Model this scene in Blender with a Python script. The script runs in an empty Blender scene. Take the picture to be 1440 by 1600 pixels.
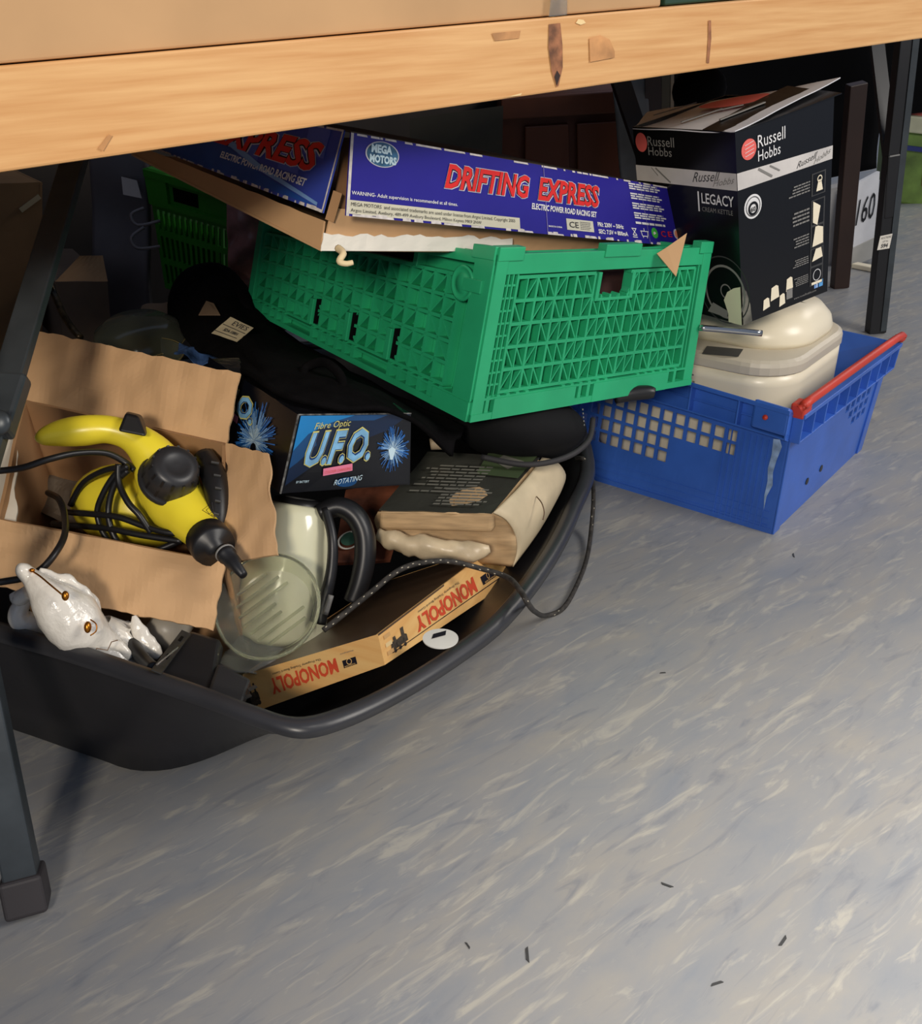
import bpy, bmesh, math, random
from mathutils import Vector, Matrix, noise, geometry
random.seed(7)
V = Vector
S = bpy.context.scene
COL = S.collection

# ------------------------------------------------------------------ camera
FPX, HC = 1446.0, 0.74
_s, _yh = -0.044, 16.0
_d = V((-_s, 1, -(_yh - 800) / FPX)).normalized()          # world down, in camera axes (x right, y down, z forward)
_up = -_d
_f = (V((0, 0, 1)) - _up * _up.z).normalized()
_r = _d.cross(_f)
def cam2world(c): return V((c.dot(_r), c.dot(_f), c.dot(_up)))
CX, CY, CZ = cam2world(V((1, 0, 0))), cam2world(V((0, 1, 0))), cam2world(V((0, 0, 1)))
cam = bpy.data.objects.new('camera', bpy.data.cameras.new('camera'))
COL.objects.link(cam); S.camera = cam
M = Matrix.Identity(4)
for i, c in enumerate((CX, -CY, -CZ, V((0, 0, HC)))):
    for k in range(3): M[k][i] = c[k]
cam.matrix_world = M
cam.data.sensor_fit = 'HORIZONTAL'; cam.data.sensor_width = 36; cam.data.lens = 36 * FPX / 1440
cam.data.clip_start = .02
def ray(px, py): return CX * (px - 720) + CY * (py - 800) + CZ * FPX
def at(px, py, z=None, D=None):
    """the point of the place that the photograph shows at (px, py), at height z or at depth D"""
    r = ray(px, py)
    t = (z - HC) / r.z if z is not None else D / FPX
    return V((0, 0, HC)) + r * t
def aD(px, py, D): return at(px, py, D=D)

# ------------------------------------------------------------------ light
w = bpy.data.worlds.new('world'); S.world = w; w.use_nodes = True
w.node_tree.nodes['Background'].inputs[0].default_value = (.56, .70, 1.0, 1)
w.node_tree.nodes['Background'].inputs[1].default_value = .22
def area(name, loc, target, size, power, col, spread=180):
    l = bpy.data.lights.new(name, 'AREA'); l.shape = 'RECTANGLE'; l.size, l.size_y = size
    l.energy = power; l.color = col
    l.spread = math.radians(spread)
    o = bpy.data.objects.new(name, l); COL.objects.link(o); o.location = loc
    o.rotation_euler = (V(target) - V(loc)).to_track_quat('-Z', 'Y').to_euler()
    return o
area('window_light', (2.1, .25, 1.7), (.9, 1.3, 0), (.9, .9), 29, (1, .94, .86))
sl = bpy.data.lights.new('floor_fill_spot', 'SPOT'); sl.energy = 330; sl.color = (1, .95, .87); sl.spot_size = math.radians(50); sl.spot_blend = 1; sl.shadow_soft_size = .18  # unseen spot added to brighten the near right floor
so = bpy.data.objects.new('floor_fill_spot', sl); COL.objects.link(so); so.location = (1.0, -.35, 2.3)
so.rotation_euler = (V((.70, .02, 0)) - so.location).to_track_quat('-Z', 'Y').to_euler()
area('front_fill_light', (-.35, -1.3, 1.45), (-.05, 1.2, .50), (.35, .35), 3.5, (1, .90, .77), 62)  # low narrow fill added behind the camera to lift the goods and rail
area('room_light', (3.4, 3.4, 2.6), (2.2, 3.4, 0), (1.2, 1.2), 30, (1, .93, .84))
S.view_settings.view_transform = 'Standard'; S.view_settings.look = 'None'
S.view_settings.gamma = 1; S.view_settings.use_curve_mapping = False
S.view_settings.exposure = 0.35

# ------------------------------------------------------------------ materials
def lin(c): return tuple(((x / 255) / 12.92 if x / 255 <= .04045 else ((x / 255 + .055) / 1.055) ** 2.4) for x in c) + (1,)
_m = {}
def mat(name, c, rough=.6, metal=0, var=.08, scale=9, bump=0, bscale=60, stretch=(1, 1, 1), rot=0, trans=0, alpha=1, c2=None, detail=4, coat=0, spec=.5, sheen=0):
    if name in _m: return _m[name]
    m = bpy.data.materials.new(name); m.use_nodes = True; nt = m.node_tree; N = nt.nodes; L = nt.links
    b = N['Principled BSDF']; c = lin(c)
    b.inputs['Roughness'].default_value = rough; b.inputs['Metallic'].default_value = metal
    b.inputs['Transmission Weight'].default_value = trans; b.inputs['Alpha'].default_value = alpha
    b.inputs['Coat Weight'].default_value = coat; b.inputs['Specular IOR Level'].default_value = spec
    b.inputs['Sheen Weight'].default_value = sheen
    tc = N.new('ShaderNodeTexCoord'); mp = N.new('ShaderNodeMapping')
    r1 = N.new('ShaderNodeVectorRotate'); r1.rotation_type = 'Z_AXIS'; r1.inputs['Angle'].default_value = -rot
    L.new(tc.outputs['Object'], r1.inputs['Vector']); L.new(r1.outputs[0], mp.inputs[0])
    mp.inputs['Scale'].default_value = stretch
    nz = N.new('ShaderNodeTexNoise'); nz.inputs['Scale'].default_value = scale; nz.inputs['Detail'].default_value = detail
    L.new(mp.outputs[0], nz.inputs[0])
    rp = N.new('ShaderNodeValToRGB')
    cc = lin(c2) if c2 else tuple(x * (1 - var * 2.2) for x in c[:3]) + (1,)
    rp.color_ramp.elements[0].position = .32; rp.color_ramp.elements[1].position = .68
    rp.color_ramp.elements[0].color = cc
    rp.color_ramp.elements[1].color = c if c2 else tuple(min(1, x * (1 + var)) for x in c[:3]) + (1,)
    L.new(nz.outputs[0], rp.inputs[0]); L.new(rp.outputs[0], b.inputs['Base Color'])
    if bump:
        n2 = N.new('ShaderNodeTexNoise'); n2.inputs['Scale'].default_value = bscale; n2.inputs['Detail'].default_value = 3
        L.new(mp.outputs[0], n2.inputs[0])
        bp = N.new('ShaderNodeBump'); bp.inputs['Strength'].default_value = bump; bp.inputs['Distance'].default_value = .002
        L.new(n2.outputs[0], bp.inputs['Height']); L.new(bp.outputs[0], b.inputs['Normal'])
    _m[name] = m; return m
BA = math.atan2(.581, .814)          # plan direction of the table
m_pine = mat('pine', (228, 180, 122), .5, var=.14, scale=5, stretch=(1.2, 14, 26), rot=BA, bump=.12, bscale=9, c2=(208, 152, 94), detail=6)
m_card = mat('cardboard', (198, 158, 114), .85, var=.05, scale=7, bump=.25, bscale=26, stretch=(1, 1, 1))
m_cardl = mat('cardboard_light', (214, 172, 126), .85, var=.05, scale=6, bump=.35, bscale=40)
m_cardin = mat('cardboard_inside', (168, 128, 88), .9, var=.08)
m_cardd = mat('cardboard_brown', (128, 92, 60), .9, var=.08)
m_paper = mat('white_paper', (225, 220, 208), .8, var=.04)
m_cream = mat('cream_plastic', (242, 231, 204), .3, var=.02)
m_taupe = mat('taupe_plastic', (204, 194, 174), .4, var=.02)
m_green = mat('green_plastic', (40, 168, 114), .38, var=.06, scale=12)
m_lime = mat('bright_green_plastic', (42, 130, 26), .45, var=.05)
m_blue = mat('blue_plastic', (58, 104, 196), .36, var=.08, scale=10)
m_red = mat('red_plastic', (205, 62, 44), .45, var=.08)
m_steel = mat('dark_steel', (66, 72, 76), .4, metal=.3, var=.12, scale=18, bump=.1)
m_rubber = mat('rubber', (56, 52, 54), .6, var=.1)
m_tub = mat('tub_black', (34, 33, 36), .42, var=.12, scale=8, bump=.06, bscale=120)
m_black = mat('black_plastic', (26, 26, 28), .4, var=.05)
m_bprint = mat('black_print', (12, 12, 14), .3, var=.03)
m_cloth = mat('black_cloth', (15, 14, 15), .98, var=.15, scale=40, bump=.4, bscale=300, spec=.05)
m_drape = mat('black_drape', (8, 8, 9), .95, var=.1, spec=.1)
m_bag = mat('black_nylon', (20, 20, 22), .8, var=.1, bump=.2, spec=.2)
m_yel = mat('yellow_plastic', (252, 230, 60), .3, var=.03)
m_dkblue = mat('navy_print', (40, 34, 142), .35, var=.04)
m_navy2 = mat('box_art_blue', (54, 74, 170), .35, var=.05)
m_ltblue = mat('light_blue_print', (120, 160, 215), .4, var=.05)
m_pred = mat('red_print', (222, 42, 40), .4, var=.05)
m_white = mat('white_print', (226, 226, 226), .5, var=.02)
m_grey = mat('grey_print', (130, 128, 124), .5, var=.04)
m_dgrey = mat('dark_grey_print', (60, 60, 60), .5, var=.04)
m_pink = mat('pink_print', (232, 130, 160), .5, var=.04)
m_salmon = mat('salmon_print', (232, 104, 96), .5, var=.05)
m_kgreen = mat('green_print', (40, 150, 60), .5)
m_cyan = mat('cyan_print', (90, 160, 220), .4, var=.05)
m_uwhite = mat('pale_blue_print', (200, 226, 238), .4, var=.04)
m_yprint = mat('pale_yellow_print', (214, 206, 120), .4, var=.04)
m_marble = mat('marble_print', (215, 210, 205), .4, var=.04, c2=(190, 186, 182), scale=14)
m_lid = mat('lid_grey_print', (222, 222, 226), .45, var=.06)
m_kcream = mat('kettle_cream', (224, 222, 190), .18, var=.02, coat=.4)
m_porc = mat('porcelain', (238, 232, 220), .22, var=.02, coat=.3, bump=.6, bscale=130)
m_gold = mat('gold', (190, 120, 40), .3, metal=.9, var=.1)
m_chrome = mat('chrome', (190, 190, 188), .18, metal=1, var=.03)
m_metal = mat('dull_metal', (130, 130, 128), .35, metal=.9, var=.15, scale=60)
m_clear = mat('clear_plastic', (226, 228, 214), .1, var=.01, trans=.93, spec=.5)
m_clear.node_tree.nodes['Principled BSDF'].inputs['IOR'].default_value = 1.12
m_film = mat('film', (215, 215, 210), .2, trans=.85)
m_film.node_tree.nodes['Principled BSDF'].inputs['IOR'].default_value = 1.08
m_tray = mat('brown_bag', (105, 82, 60), .5, var=.12)
m_mono = mat('box_top_brown', (96, 74, 54), .3, var=.2, scale=6)
m_mwood = mat('printed_pine', (236, 192, 124), .45, var=.05, scale=8, stretch=(1, 1, 14), c2=(226, 172, 104))
m_orange = mat('orange_print', (214, 78, 46), .5)
m_kraft = mat('kraft_pages', (196, 164, 122), .8, var=.1, scale=30, stretch=(1, 1, 6))
m_wrap = mat('cream_wrap', (212, 194, 160), .6, var=.1, scale=14, bump=.35, bscale=22)
m_cover = mat('grey_cover', (62, 62, 56), .35, var=.15, scale=10)
m_olive = mat('olive_print', (70, 84, 56), .5)
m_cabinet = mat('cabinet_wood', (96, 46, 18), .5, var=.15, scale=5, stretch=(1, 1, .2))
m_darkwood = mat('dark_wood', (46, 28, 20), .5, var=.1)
m_bubble = mat('bubble_wrap', (170, 120, 118), .25, var=.12, scale=40, bump=.8, bscale=50)
m_ggrey = mat('grey_bag', (98, 92, 94), .5, var=.1)
m_glass = mat('frosted_glass', (120, 124, 104), .15, var=.04, trans=.4)
m_brass = mat('brass_rim', (225, 205, 140), .25, metal=.7)
m_sheet = mat('crumpled_paper', (130, 108, 86), .85, var=.1)
m_lime2 = mat('tub_green', (120, 150, 70), .4, var=.25, scale=9)
m_rope = mat('rope_black', (58, 54, 50), .8, var=.3, scale=140)
m_skin = mat('rust_print', (124, 70, 48), .6, var=.35, scale=24)
m_wall = mat('wall_paint', (120, 108, 92), .9, var=.03)
m_wdark = mat('wall_panel_dark', (40, 31, 24), .8, var=.1)
m_dkgreen = mat('dark_green', (26, 66, 50), .5)

def floor_material():
    m = bpy.data.materials.new('marbled_vinyl'); m.use_nodes = True; nt = m.node_tree; N = nt.nodes; L = nt.links
    b = N['Principled BSDF']; b.inputs['Roughness'].default_value = .38; b.inputs['Specular IOR Level'].default_value = .4
    tc = N.new('ShaderNodeTexCoord'); vr = N.new('ShaderNodeVectorRotate'); vr.rotation_type = 'Z_AXIS'
    vr.inputs['Angle'].default_value = -math.radians(36)
    L.new(tc.outputs['Object'], vr.inputs['Vector'])
    def noise_(scale, st, det=5, dist=0, off=0):
        mp = N.new('ShaderNodeMapping'); mp.inputs['Scale'].default_value = st; mp.inputs['Location'].default_value = (off, off, 0)
        L.new(vr.outputs[0], mp.inputs[0])
        n = N.new('ShaderNodeTexNoise'); n.inputs['Scale'].default_value = scale; n.inputs['Detail'].default_value = det
        n.inputs['Distortion'].default_value = dist; n.inputs['Roughness'].default_value = .6
        L.new(mp.outputs[0], n.inputs[0]); return n.outputs[0]
    def ramp(src, stops):
        r = N.new('ShaderNodeValToRGB'); e = r.color_ramp.elements
        while len(e) < len(stops): e.new(.5)
        for k, (p, c) in enumerate(stops): e[k].position = p; e[k].color = lin(c) if len(c) == 3 else c
        L.new(src, r.inputs[0]); return r.outputs[0]
    def mix(f, a, c, fac=None):
        x = N.new('ShaderNodeMix'); x.data_type = 'RGBA'
        if fac is None: L.new(f, x.inputs[0])
        else: x.inputs[0].default_value = fac
        L.new(a, x.inputs[6]); L.new(c, x.inputs[7]); return x.outputs[2]
    W, K = (1, 1, 1, 1), (0, 0, 0, 1)
    base = ramp(noise_(7, (1, 2.6, 1), 6, .4), [(.3, (132, 136, 142)), (.5, (144, 144, 144)), (.7, (154, 150, 143))])
    light = ramp(noise_(1, (1, 1, 1), 1), [(0, (178, 173, 161)), (1, (178, 173, 161))])
    dark = ramp(noise_(1, (1, 1, 1), 1), [(0, (114, 118, 127)), (1, (114, 118, 127))])
    s1 = ramp(noise_(11, (1, 5.5, 1), 10, 1.2, 3), [(.54, K), (.68, (.7, .7, .7, 1))])
    s2 = ramp(noise_(10, (1, 5, 1), 10, 1.2, 11), [(.55, K), (.70, (.6, .6, .6, 1))])
    c1 = mix(s1, base, light); c2 = mix(s2, c1, dark)
    dots = ramp(noise_(60, (1, 3, 1), 3, 0, 5), [(.73, K), (.78, (.6, .6, .6, 1))])
    c3 = mix(dots, c2, dark)
    L.new(c3, b.inputs['Base Color'])
    bp = N.new('ShaderNodeBump'); bp.inputs['Strength'].default_value = .08; bp.inputs['Distance'].default_value = .001
    L.new(noise_(120, (1, 2, 1), 3), bp.inputs['Height']); L.new(bp.outputs[0], b.inputs['Normal'])
    return m
m_floor = floor_material()

# ------------------------------------------------------------------ mesh helpers
class MB:
    def __init__(s): s.v = []; s.f = []
    def add(s, vs, fs):
        o = len(s.v); s.v += [V(x) for x in vs]; s.f += [tuple(i + o for i in f) for f in fs]; return s
    def hexa(s, c):                       # c[k] k = i + 2j + 4k corners
        return s.add(c, [(0, 2, 3, 1), (4, 5, 7, 6), (0, 1, 5, 4), (2, 6, 7, 3), (0, 4, 6, 2), (1, 3, 7, 5)])
    def box(s, o, a, b, c):
        o, a, b, c = V(o), V(a), V(b), V(c)
        return s.hexa([o + a * i + b * j + c * k for k in (0, 1) for j in (0, 1) for i in (0, 1)])
    def bar(s, p, q, wd, ht, up=(0, 0, 1)):
        p, q = V(p), V(q); d = (q - p).normalized(); x = d.cross(V(up)).normalized(); y = x.cross(d)
        return s.box(p - x * wd / 2 - y * ht / 2, x * wd, q - p, y * ht)
    def tube(s, pts, r, seg=8, smooth=4, closed=False):
        P = spline(pts, smooth, closed) if smooth > 1 else [V(p) for p in pts]
        n = len(P); rr = r if callable(r) else (lambda t: r)
        nrm = None; base = len(s.v)
        for i, p in enumerate(P):
            a = P[(i - 1) % n] if closed or i else P[0]; b = P[(i + 1) % n] if closed or i < n - 1 else P[-1]
            t = (b - a).normalized()
            if nrm is None: nrm = t.orthogonal().normalized()
            nrm = (nrm - t * nrm.dot(t)).normalized(); bi = t.cross(nrm)
            R = rr(i / max(1, n - 1))
            s.v += [p + (nrm * math.cos(2 * math.pi * k / seg) + bi * math.sin(2 * math.pi * k / seg)) * R for k in range(seg)]
        for i in range(n if closed else n - 1):
            for k in range(seg):
                a = base + i * seg; b = base + ((i + 1) % n) * seg
                s.f.append((a + k, a + (k + 1) % seg, b + (k + 1) % seg, b + k))
        if not closed:
            s.f.append(tuple(base + k for k in reversed(range(seg)))); s.f.append(tuple(base + (n - 1) * seg + k for k in range(seg)))
        return s
    def rings(s, rs, cap0=True, cap1=True):
        n = len(rs[0]); base = len(s.v)
        for r in rs: s.v += [V(p) for p in r]
        for i in range(len(rs) - 1):
            for k in range(n):
                a = base + i * n; b = a + n
                s.f.append((a + k, a + (k + 1) % n, b + (k + 1) % n, b + k))
        if cap0: s.f.append(tuple(base + k for k in reversed(range(n))))
        if cap1: s.f.append(tuple(base + (len(rs) - 1) * n + k for k in range(n)))
        return s
    def lathe(s, o, axis, prof, seg=32, sx=1.0, cap=True):      # prof: (radius, height)
        axis = V(axis).normalized(); x = axis.cross(CY).normalized(); y = axis.cross(x)
        rs = [[V(o) + axis * h + (x * math.cos(2 * math.pi * k / seg) * sx + y * math.sin(2 * math.pi * k / seg)) * r for k in range(seg)] for r, h in prof]
        return s.rings(rs, cap, cap)
    def ell(s, o, a, b, c, nu=20, nv=12, nz=0, nsc=20):
        o, a, b, c = V(o), V(a), V(b), V(c); rs = []
        for j in range(1, nv):
            th = math.pi * j / nv; r = []
            for k in range(nu):
                ph = 2 * math.pi * k / nu
                p = a * (math.sin(th) * math.cos(ph)) + b * (math.sin(th) * math.sin(ph)) - c * math.cos(th)
                if nz: p = p * (1 + nz * noise.noise((o + p) * nsc))
                r.append(o + p)
            rs.append(r)
        return s.rings(rs)
def spline(pts, n=4, closed=False):
    P = [V(p) for p in pts]; m = len(P); out = []
    for i in range(m if closed else m - 1):
        g = (lambda k: P[k % m]) if closed else (lambda k: P[min(max(k, 0), m - 1)])
        a, b, c, d = g(i - 1), g(i), g(i + 1), g(i + 2)
        for k in range(n):
            t = k / n
            out.append(.5 * ((2 * b) + (c - a) * t + (2 * a - 5 * b + 4 * c - d) * t * t + (3 * b - a - 3 * c + d) * t ** 3))
    if not closed: out.append(P[-1])
    return out
def thing(name, label, cat, base=(0, 0, 0), group=None):
    o = bpy.data.objects.new(name, None); COL.objects.link(o); o.location = base
    o.empty_display_size = .02
    o['label'] = label; o['category'] = cat
    if group: o['group'] = group
    return o
def origin(o):
    p = V((0, 0, 0))
    while o is not None: p += o.location; o = o.parent
    return p
def put(name, mb, m, parent=None, smooth=False, bevel=0, label=None, sub=0, solid=0, kind=None, autos=None, seg=2):
    o0 = origin(parent)
    me = bpy.data.meshes.new(name); me.from_pydata([tuple(x - o0) for x in mb.v], [], mb.f); me.update()
    bm = bmesh.new(); bm.from_mesh(me)
    if autos != 'flat': bmesh.ops.recalc_face_normals(bm, faces=bm.faces)
    bm.to_mesh(me); bm.free()
    me.materials.append(m)
    if smooth: me.polygons.foreach_set('use_smooth', [True] * len(me.polygons))
    o = bpy.data.objects.new(name, me); COL.objects.link(o); o.parent = parent
    if solid: a = o.modifiers.new('solid', 'SOLIDIFY'); a.thickness = solid; a.offset = 0
    if sub: a = o.modifiers.new('sub', 'SUBSURF'); a.levels = a.render_levels = sub
    if bevel: a = o.modifiers.new('bevel', 'BEVEL'); a.width = bevel; a.segments = seg; a.limit_method = 'ANGLE'
    if label: o['label'] = label
    if kind: o['kind'] = kind
    return o
def puts(name, mb, m, parent, **k):
    """every loose piece of mb as a part of its own"""
    n = len(mb.v); par = list(range(n))
    def fi(a):
        while par[a] != a: par[a] = par[par[a]]; a = par[a]
        return a
    for f in mb.f:
        for i in f[1:]: par[fi(i)] = fi(f[0])
    g = {}
    for f in mb.f: g.setdefault(fi(f[0]), []).append(f)
    for fs in g.values():
        ids = sorted({i for f in fs for i in f}); mp = {i: q for q, i in enumerate(ids)}
        put(name, MB().add([mb.v[i] for i in ids], [tuple(mp[i] for i in f) for f in fs]), m, parent, **k)
def single(name, mb, m, label, cat, group=None, **k):
    """a thing that is one mesh, its origin at its base"""
    lo = V((sum(v.x for v in mb.v) / len(mb.v), sum(v.y for v in mb.v) / len(mb.v), min(v.z for v in mb.v)))
    o0 = bpy.data.objects.new('t', None); o0.location = lo
    o = put(name, mb, m, o0, **k); o.parent = None; o.location = lo; bpy.data.objects.remove(o0)
    o['label'] = label; o['category'] = cat
    if group: o['group'] = group
    return o
def struct(name, mb, m):
    o = put(name, mb, m); o['kind'] = 'structure'; return o

class Face:
    """a bilinear panel: u to the right, v up, n out of the surface"""
    def __init__(s, p00, p10, p11, p01):
        s.p = [V(x) for x in (p00, p10, p11, p01)]
        s.n = (s.p[1] - s.p[0]).cross(s.p[3] - s.p[0]).normalized()
        s.W = ((s.p[1] - s.p[0]).length + (s.p[2] - s.p[3]).length) / 2; s.H = ((s.p[3] - s.p[0]).length + (s.p[2] - s.p[1]).length) / 2
    def at(s, u, v, n=0):
        a, b, c, d = s.p
        return a * (1 - u) * (1 - v) + b * u * (1 - v) + c * u * v + d * (1 - u) * v + s.n * n
    proj = False
    def cu(s, u):
        """a fraction of the face's seen width -> fraction of its true width"""
        if not s.proj: return u
        a = ((s.p[0] + s.p[3]) / 2 - V((0, 0, HC))).dot(CZ); b = ((s.p[1] + s.p[2]) / 2 - V((0, 0, HC))).dot(CZ)
        return u * a / (b - u * (b - a))
    def flip(s):
        f = Face(s.p[2], s.p[3], s.p[0], s.p[1]); f.proj = s.proj; return f
def slab(face, th, nu=1, nv=1, amp=0, sc=12, u0=0, u1=1, v0=0, v1=1, edge=0):
    mb = MB(); f = []; b = []
    for j in range(nv + 1):
        for i in range(nu + 1):
            u = u0 + (u1 - u0) * i / nu; v = v0 + (v1 - v0) * j / nv
            p = face.at(u, v); dn = amp * noise.noise(p * sc)
            if edge and v > .99: p = p + (face.p[3] - face.p[0]).normalized() * edge * noise.noise(p * 70)
            if edge and (u < .01 or u > .99): p = p + (face.p[1] - face.p[0]).normalized() * edge * noise.noise(p * 70 + V((9, 9, 9)))
            f.append(p + face.n * dn); b.append(p + face.n * (dn - th))
    n = nu + 1; k = len(f); fs = []
    for j in range(nv):
        for i in range(nu):
            a = j * n + i; q = (a, a + 1, a + n + 1, a + n); fs.append(q); fs.append(tuple(x + k for x in reversed(q)))
    for i in range(nu):
        fs.append((i, i + k, i + 1 + k, i + 1)); a = nv * n + i; fs.append((a, a + 1, a + 1 + k, a + k))
    for j in range(nv):
        a = j * n; fs.append((a, a + n, a + n + k, a + k)); a = j * n + nu; fs.append((a, a + k, a + n + k, a + n))
    return mb.add(f + b, fs)
def plate(face, th, us, vs, hole, mb=None):
    """a plate cut into cells at us x vs, with a hole wherever hole(i, j)"""
    mb = mb or MB(); nu, nv = len(us) - 1, len(vs) - 1
    full = lambda i, j: 0 <= i < nu and 0 <= j < nv and not hole(i, j)
    idx = {}
    def vid(i, j, k):
        if (i, j, k) not in idx: idx[(i, j, k)] = len(mb.v); mb.v.append(face.at(us[i], vs[j], -th * k))
        return idx[(i, j, k)]
    for j in range(nv):
        for i in range(nu):
            if not full(i, j): continue
            mb.f.append((vid(i, j, 0), vid(i + 1, j, 0), vid(i + 1, j + 1, 0), vid(i, j + 1, 0)))
            mb.f.append((vid(i, j + 1, 1), vid(i + 1, j + 1, 1), vid(i + 1, j, 1), vid(i, j, 1)))
            if not full(i - 1, j): mb.f.append((vid(i, j + 1, 0), vid(i, j + 1, 1), vid(i, j, 1), vid(i, j, 0)))
            if not full(i + 1, j): mb.f.append((vid(i + 1, j, 0), vid(i + 1, j, 1), vid(i + 1, j + 1, 1), vid(i + 1, j + 1, 0)))
            if not full(i, j - 1): mb.f.append((vid(i, j, 0), vid(i, j, 1), vid(i + 1, j, 1), vid(i + 1, j, 0)))
            if not full(i, j + 1): mb.f.append((vid(i + 1, j + 1, 0), vid(i + 1, j + 1, 1), vid(i, j + 1, 1), vid(i, j + 1, 0)))
    return mb
def rib(mb, face, u0, v0, u1, v1, w_, n0, n1):
    """a straight bar on a face from (u0,v0) to (u1,v1), w_ metres wide, from depth n0 to n1"""
    u0, u1 = face.cu(u0), face.cu(u1)
    dx, dy = (u1 - u0) * face.W, (v1 - v0) * face.H; L = math.hypot(dx, dy) or 1
    px, py = -dy / L * w_ / 2 / face.W, dx / L * w_ / 2 / face.H
    c = [face.at(u0 + px, v0 + py, n0), face.at(u1 + px, v1 + py, n0), face.at(u0 - px, v0 - py, n0), face.at(u1 - px, v1 - py, n0),
         face.at(u0 + px, v0 + py, n1), face.at(u1 + px, v1 + py, n1), face.at(u0 - px, v0 - py, n1), face.at(u1 - px, v1 - py, n1)]
    return mb.hexa(c)
def block(mb, face, u0, v0, u1, v1, n0, n1):
    return mb.hexa([face.at(u, v, n) for n in (n0, n1) for v in (v0, v1) for u in (u0, u1)])
PN = .0006
def patch(face, pts, m, parent, name='print_patch', n=PN, label=None):
    mb = MB(); mb.add([face.at(face.cu(u), v, n) for u, v in pts], [tuple(range(len(pts)))])
    return put(name, mb, m, parent, autos='flat', label=label)
def rect(face, u0, v0, u1, v1, m, parent, name='print_patch', n=PN, nu=1):
    mb = MB(); u0, u1 = face.cu(u0), face.cu(u1)
    for i in range(nu):
        a, b = u0 + (u1 - u0) * i / nu, u0 + (u1 - u0) * (i + 1) / nu
        mb.add([face.at(a, v0, n), face.at(b, v0, n), face.at(b, v1, n), face.at(a, v1, n)], [(0, 1, 2, 3)])
    return put(name, mb, m, parent, autos='flat')
def disc(face, u, v, r, m, parent, name='print_patch', n=PN, ring=0, seg=28, sx=1):
    mb = MB(); u = face.cu(u); P = [face.at(u + sx * r * math.cos(2 * math.pi * k / seg) / face.W, v + r * math.sin(2 * math.pi * k / seg) / face.H, n) for k in range(seg)]
    if ring:
        q = r - ring; Q = [face.at(u + sx * q * math.cos(2 * math.pi * k / seg) / face.W, v + q * math.sin(2 * math.pi * k / seg) / face.H, n) for k in range(seg)]
        mb.add(P + Q, [(k, (k + 1) % seg, seg + (k + 1) % seg, seg + k) for k in range(seg)])
    else: mb.add(P, [tuple(range(seg))])
    return put(name, mb, m, parent, autos='flat')
_tc = {}
def text(face, s, u, v, u1, v1, m, parent, shear=0, bold=0, n=PN * 1.6, name='lettering', grow=0, slant=0):
    """the string s printed into the rectangle (u,v)-(u1,v1) of a face"""
    key = (s, shear, bold); u, u1 = face.cu(u), face.cu(u1)
    if key not in _tc:
        c = bpy.data.curves.new('t', 'FONT'); c.body = s; c.shear = shear; c.offset = bold; c.resolution_u = 2
        c.size = 1
        o = bpy.data.objects.new('t', c); COL.objects.link(o)
        dg = bpy.context.evaluated_depsgraph_get(); me = bpy.data.meshes.new_from_object(o.evaluated_get(dg))
        _tc[key] = ([tuple(x.co) for x in me.vertices], [tuple(p.vertices) for p in me.polygons])
        bpy.data.objects.remove(o); bpy.data.curves.remove(c); bpy.data.meshes.remove(me)
    vs, fs = _tc[key]
    x0, x1 = min(p[0] for p in vs), max(p[0] for p in vs); y0, y1 = min(p[1] for p in vs), max(p[1] for p in vs)
    mb = MB(); out = []
    for p in vs:
        a = (p[0] - x0) / (x1 - x0); b = (p[1] - y0) / (y1 - y0)
        out.append(face.at(u + (u1 - u) * a, v + (v1 - v) * b + slant * a, n))
    mb.add(out, fs)
    return put(name, mb, m, parent, autos='flat')
def lines(face, u0, v0, u1, v1, rows, m, parent, name='small_print', n=PN * 1.4, ragged=.3, th=.45, right=False):
    """small print too fine to read: rows of short word blocks"""
    mb = MB(); rnd = random.Random(int(u0 * 999) + rows); u0, u1 = face.cu(u0), face.cu(u1)
    for r in range(rows):
        v = v1 - (v1 - v0) * (r + .5) / rows; h = (v1 - v0) / rows * th / 2
        a = u0; e = u1 - (u1 - u0) * ragged * rnd.random()
        if right: a = u0 + (u1 - e); e = u1
        while a < e:
            b = min(e, a + (u1 - u0) * rnd.uniform(.08, .22))
            mb.add([face.at(a, v - h, n), face.at(b, v - h, n), face.at(b, v + h, n), face.at(a, v + h, n)], [(0, 1, 2, 3)])
            a = b + (u1 - u0) * .025
    return put(name, mb, m, parent, autos='flat', kind='stuff')

# ------------------------------------------------------------------ the setting
mb = MB(); mb.box((-4, -2, -.05), (9, 0, 0), (0, 10, 0), (0, 0, .05)); struct('floor', mb, m_floor)
ux, un = V((.814, .581, 0)), V((-.581, .814, 0))          # along the table, away from the camera
B0 = V((-.335, .74, 0))                                    # a point under the front of the rail
mb = MB(); o = B0 + un * 1.45 - ux * 2.2; mb.box(o, ux * 4.1, un * .08, V((0, 0, 2.6))); struct('dark_backdrop_wall', mb, m_wdark)  # dark wall added close behind the table to keep the space under it dark
mb = MB(); o = B0 + un * 4.4 - ux * 2.2; mb.box(o, ux * 9, un * .08, V((0, 0, 2.6))); struct('wall_far', mb, m_wall)
mb = MB(); o = B0 - ux * 1.6 - un * .3; mb.box(o, -ux * .08, un * 4.7, V((0, 0, 2.6))); struct('wall_left', mb, m_wdark)

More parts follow.
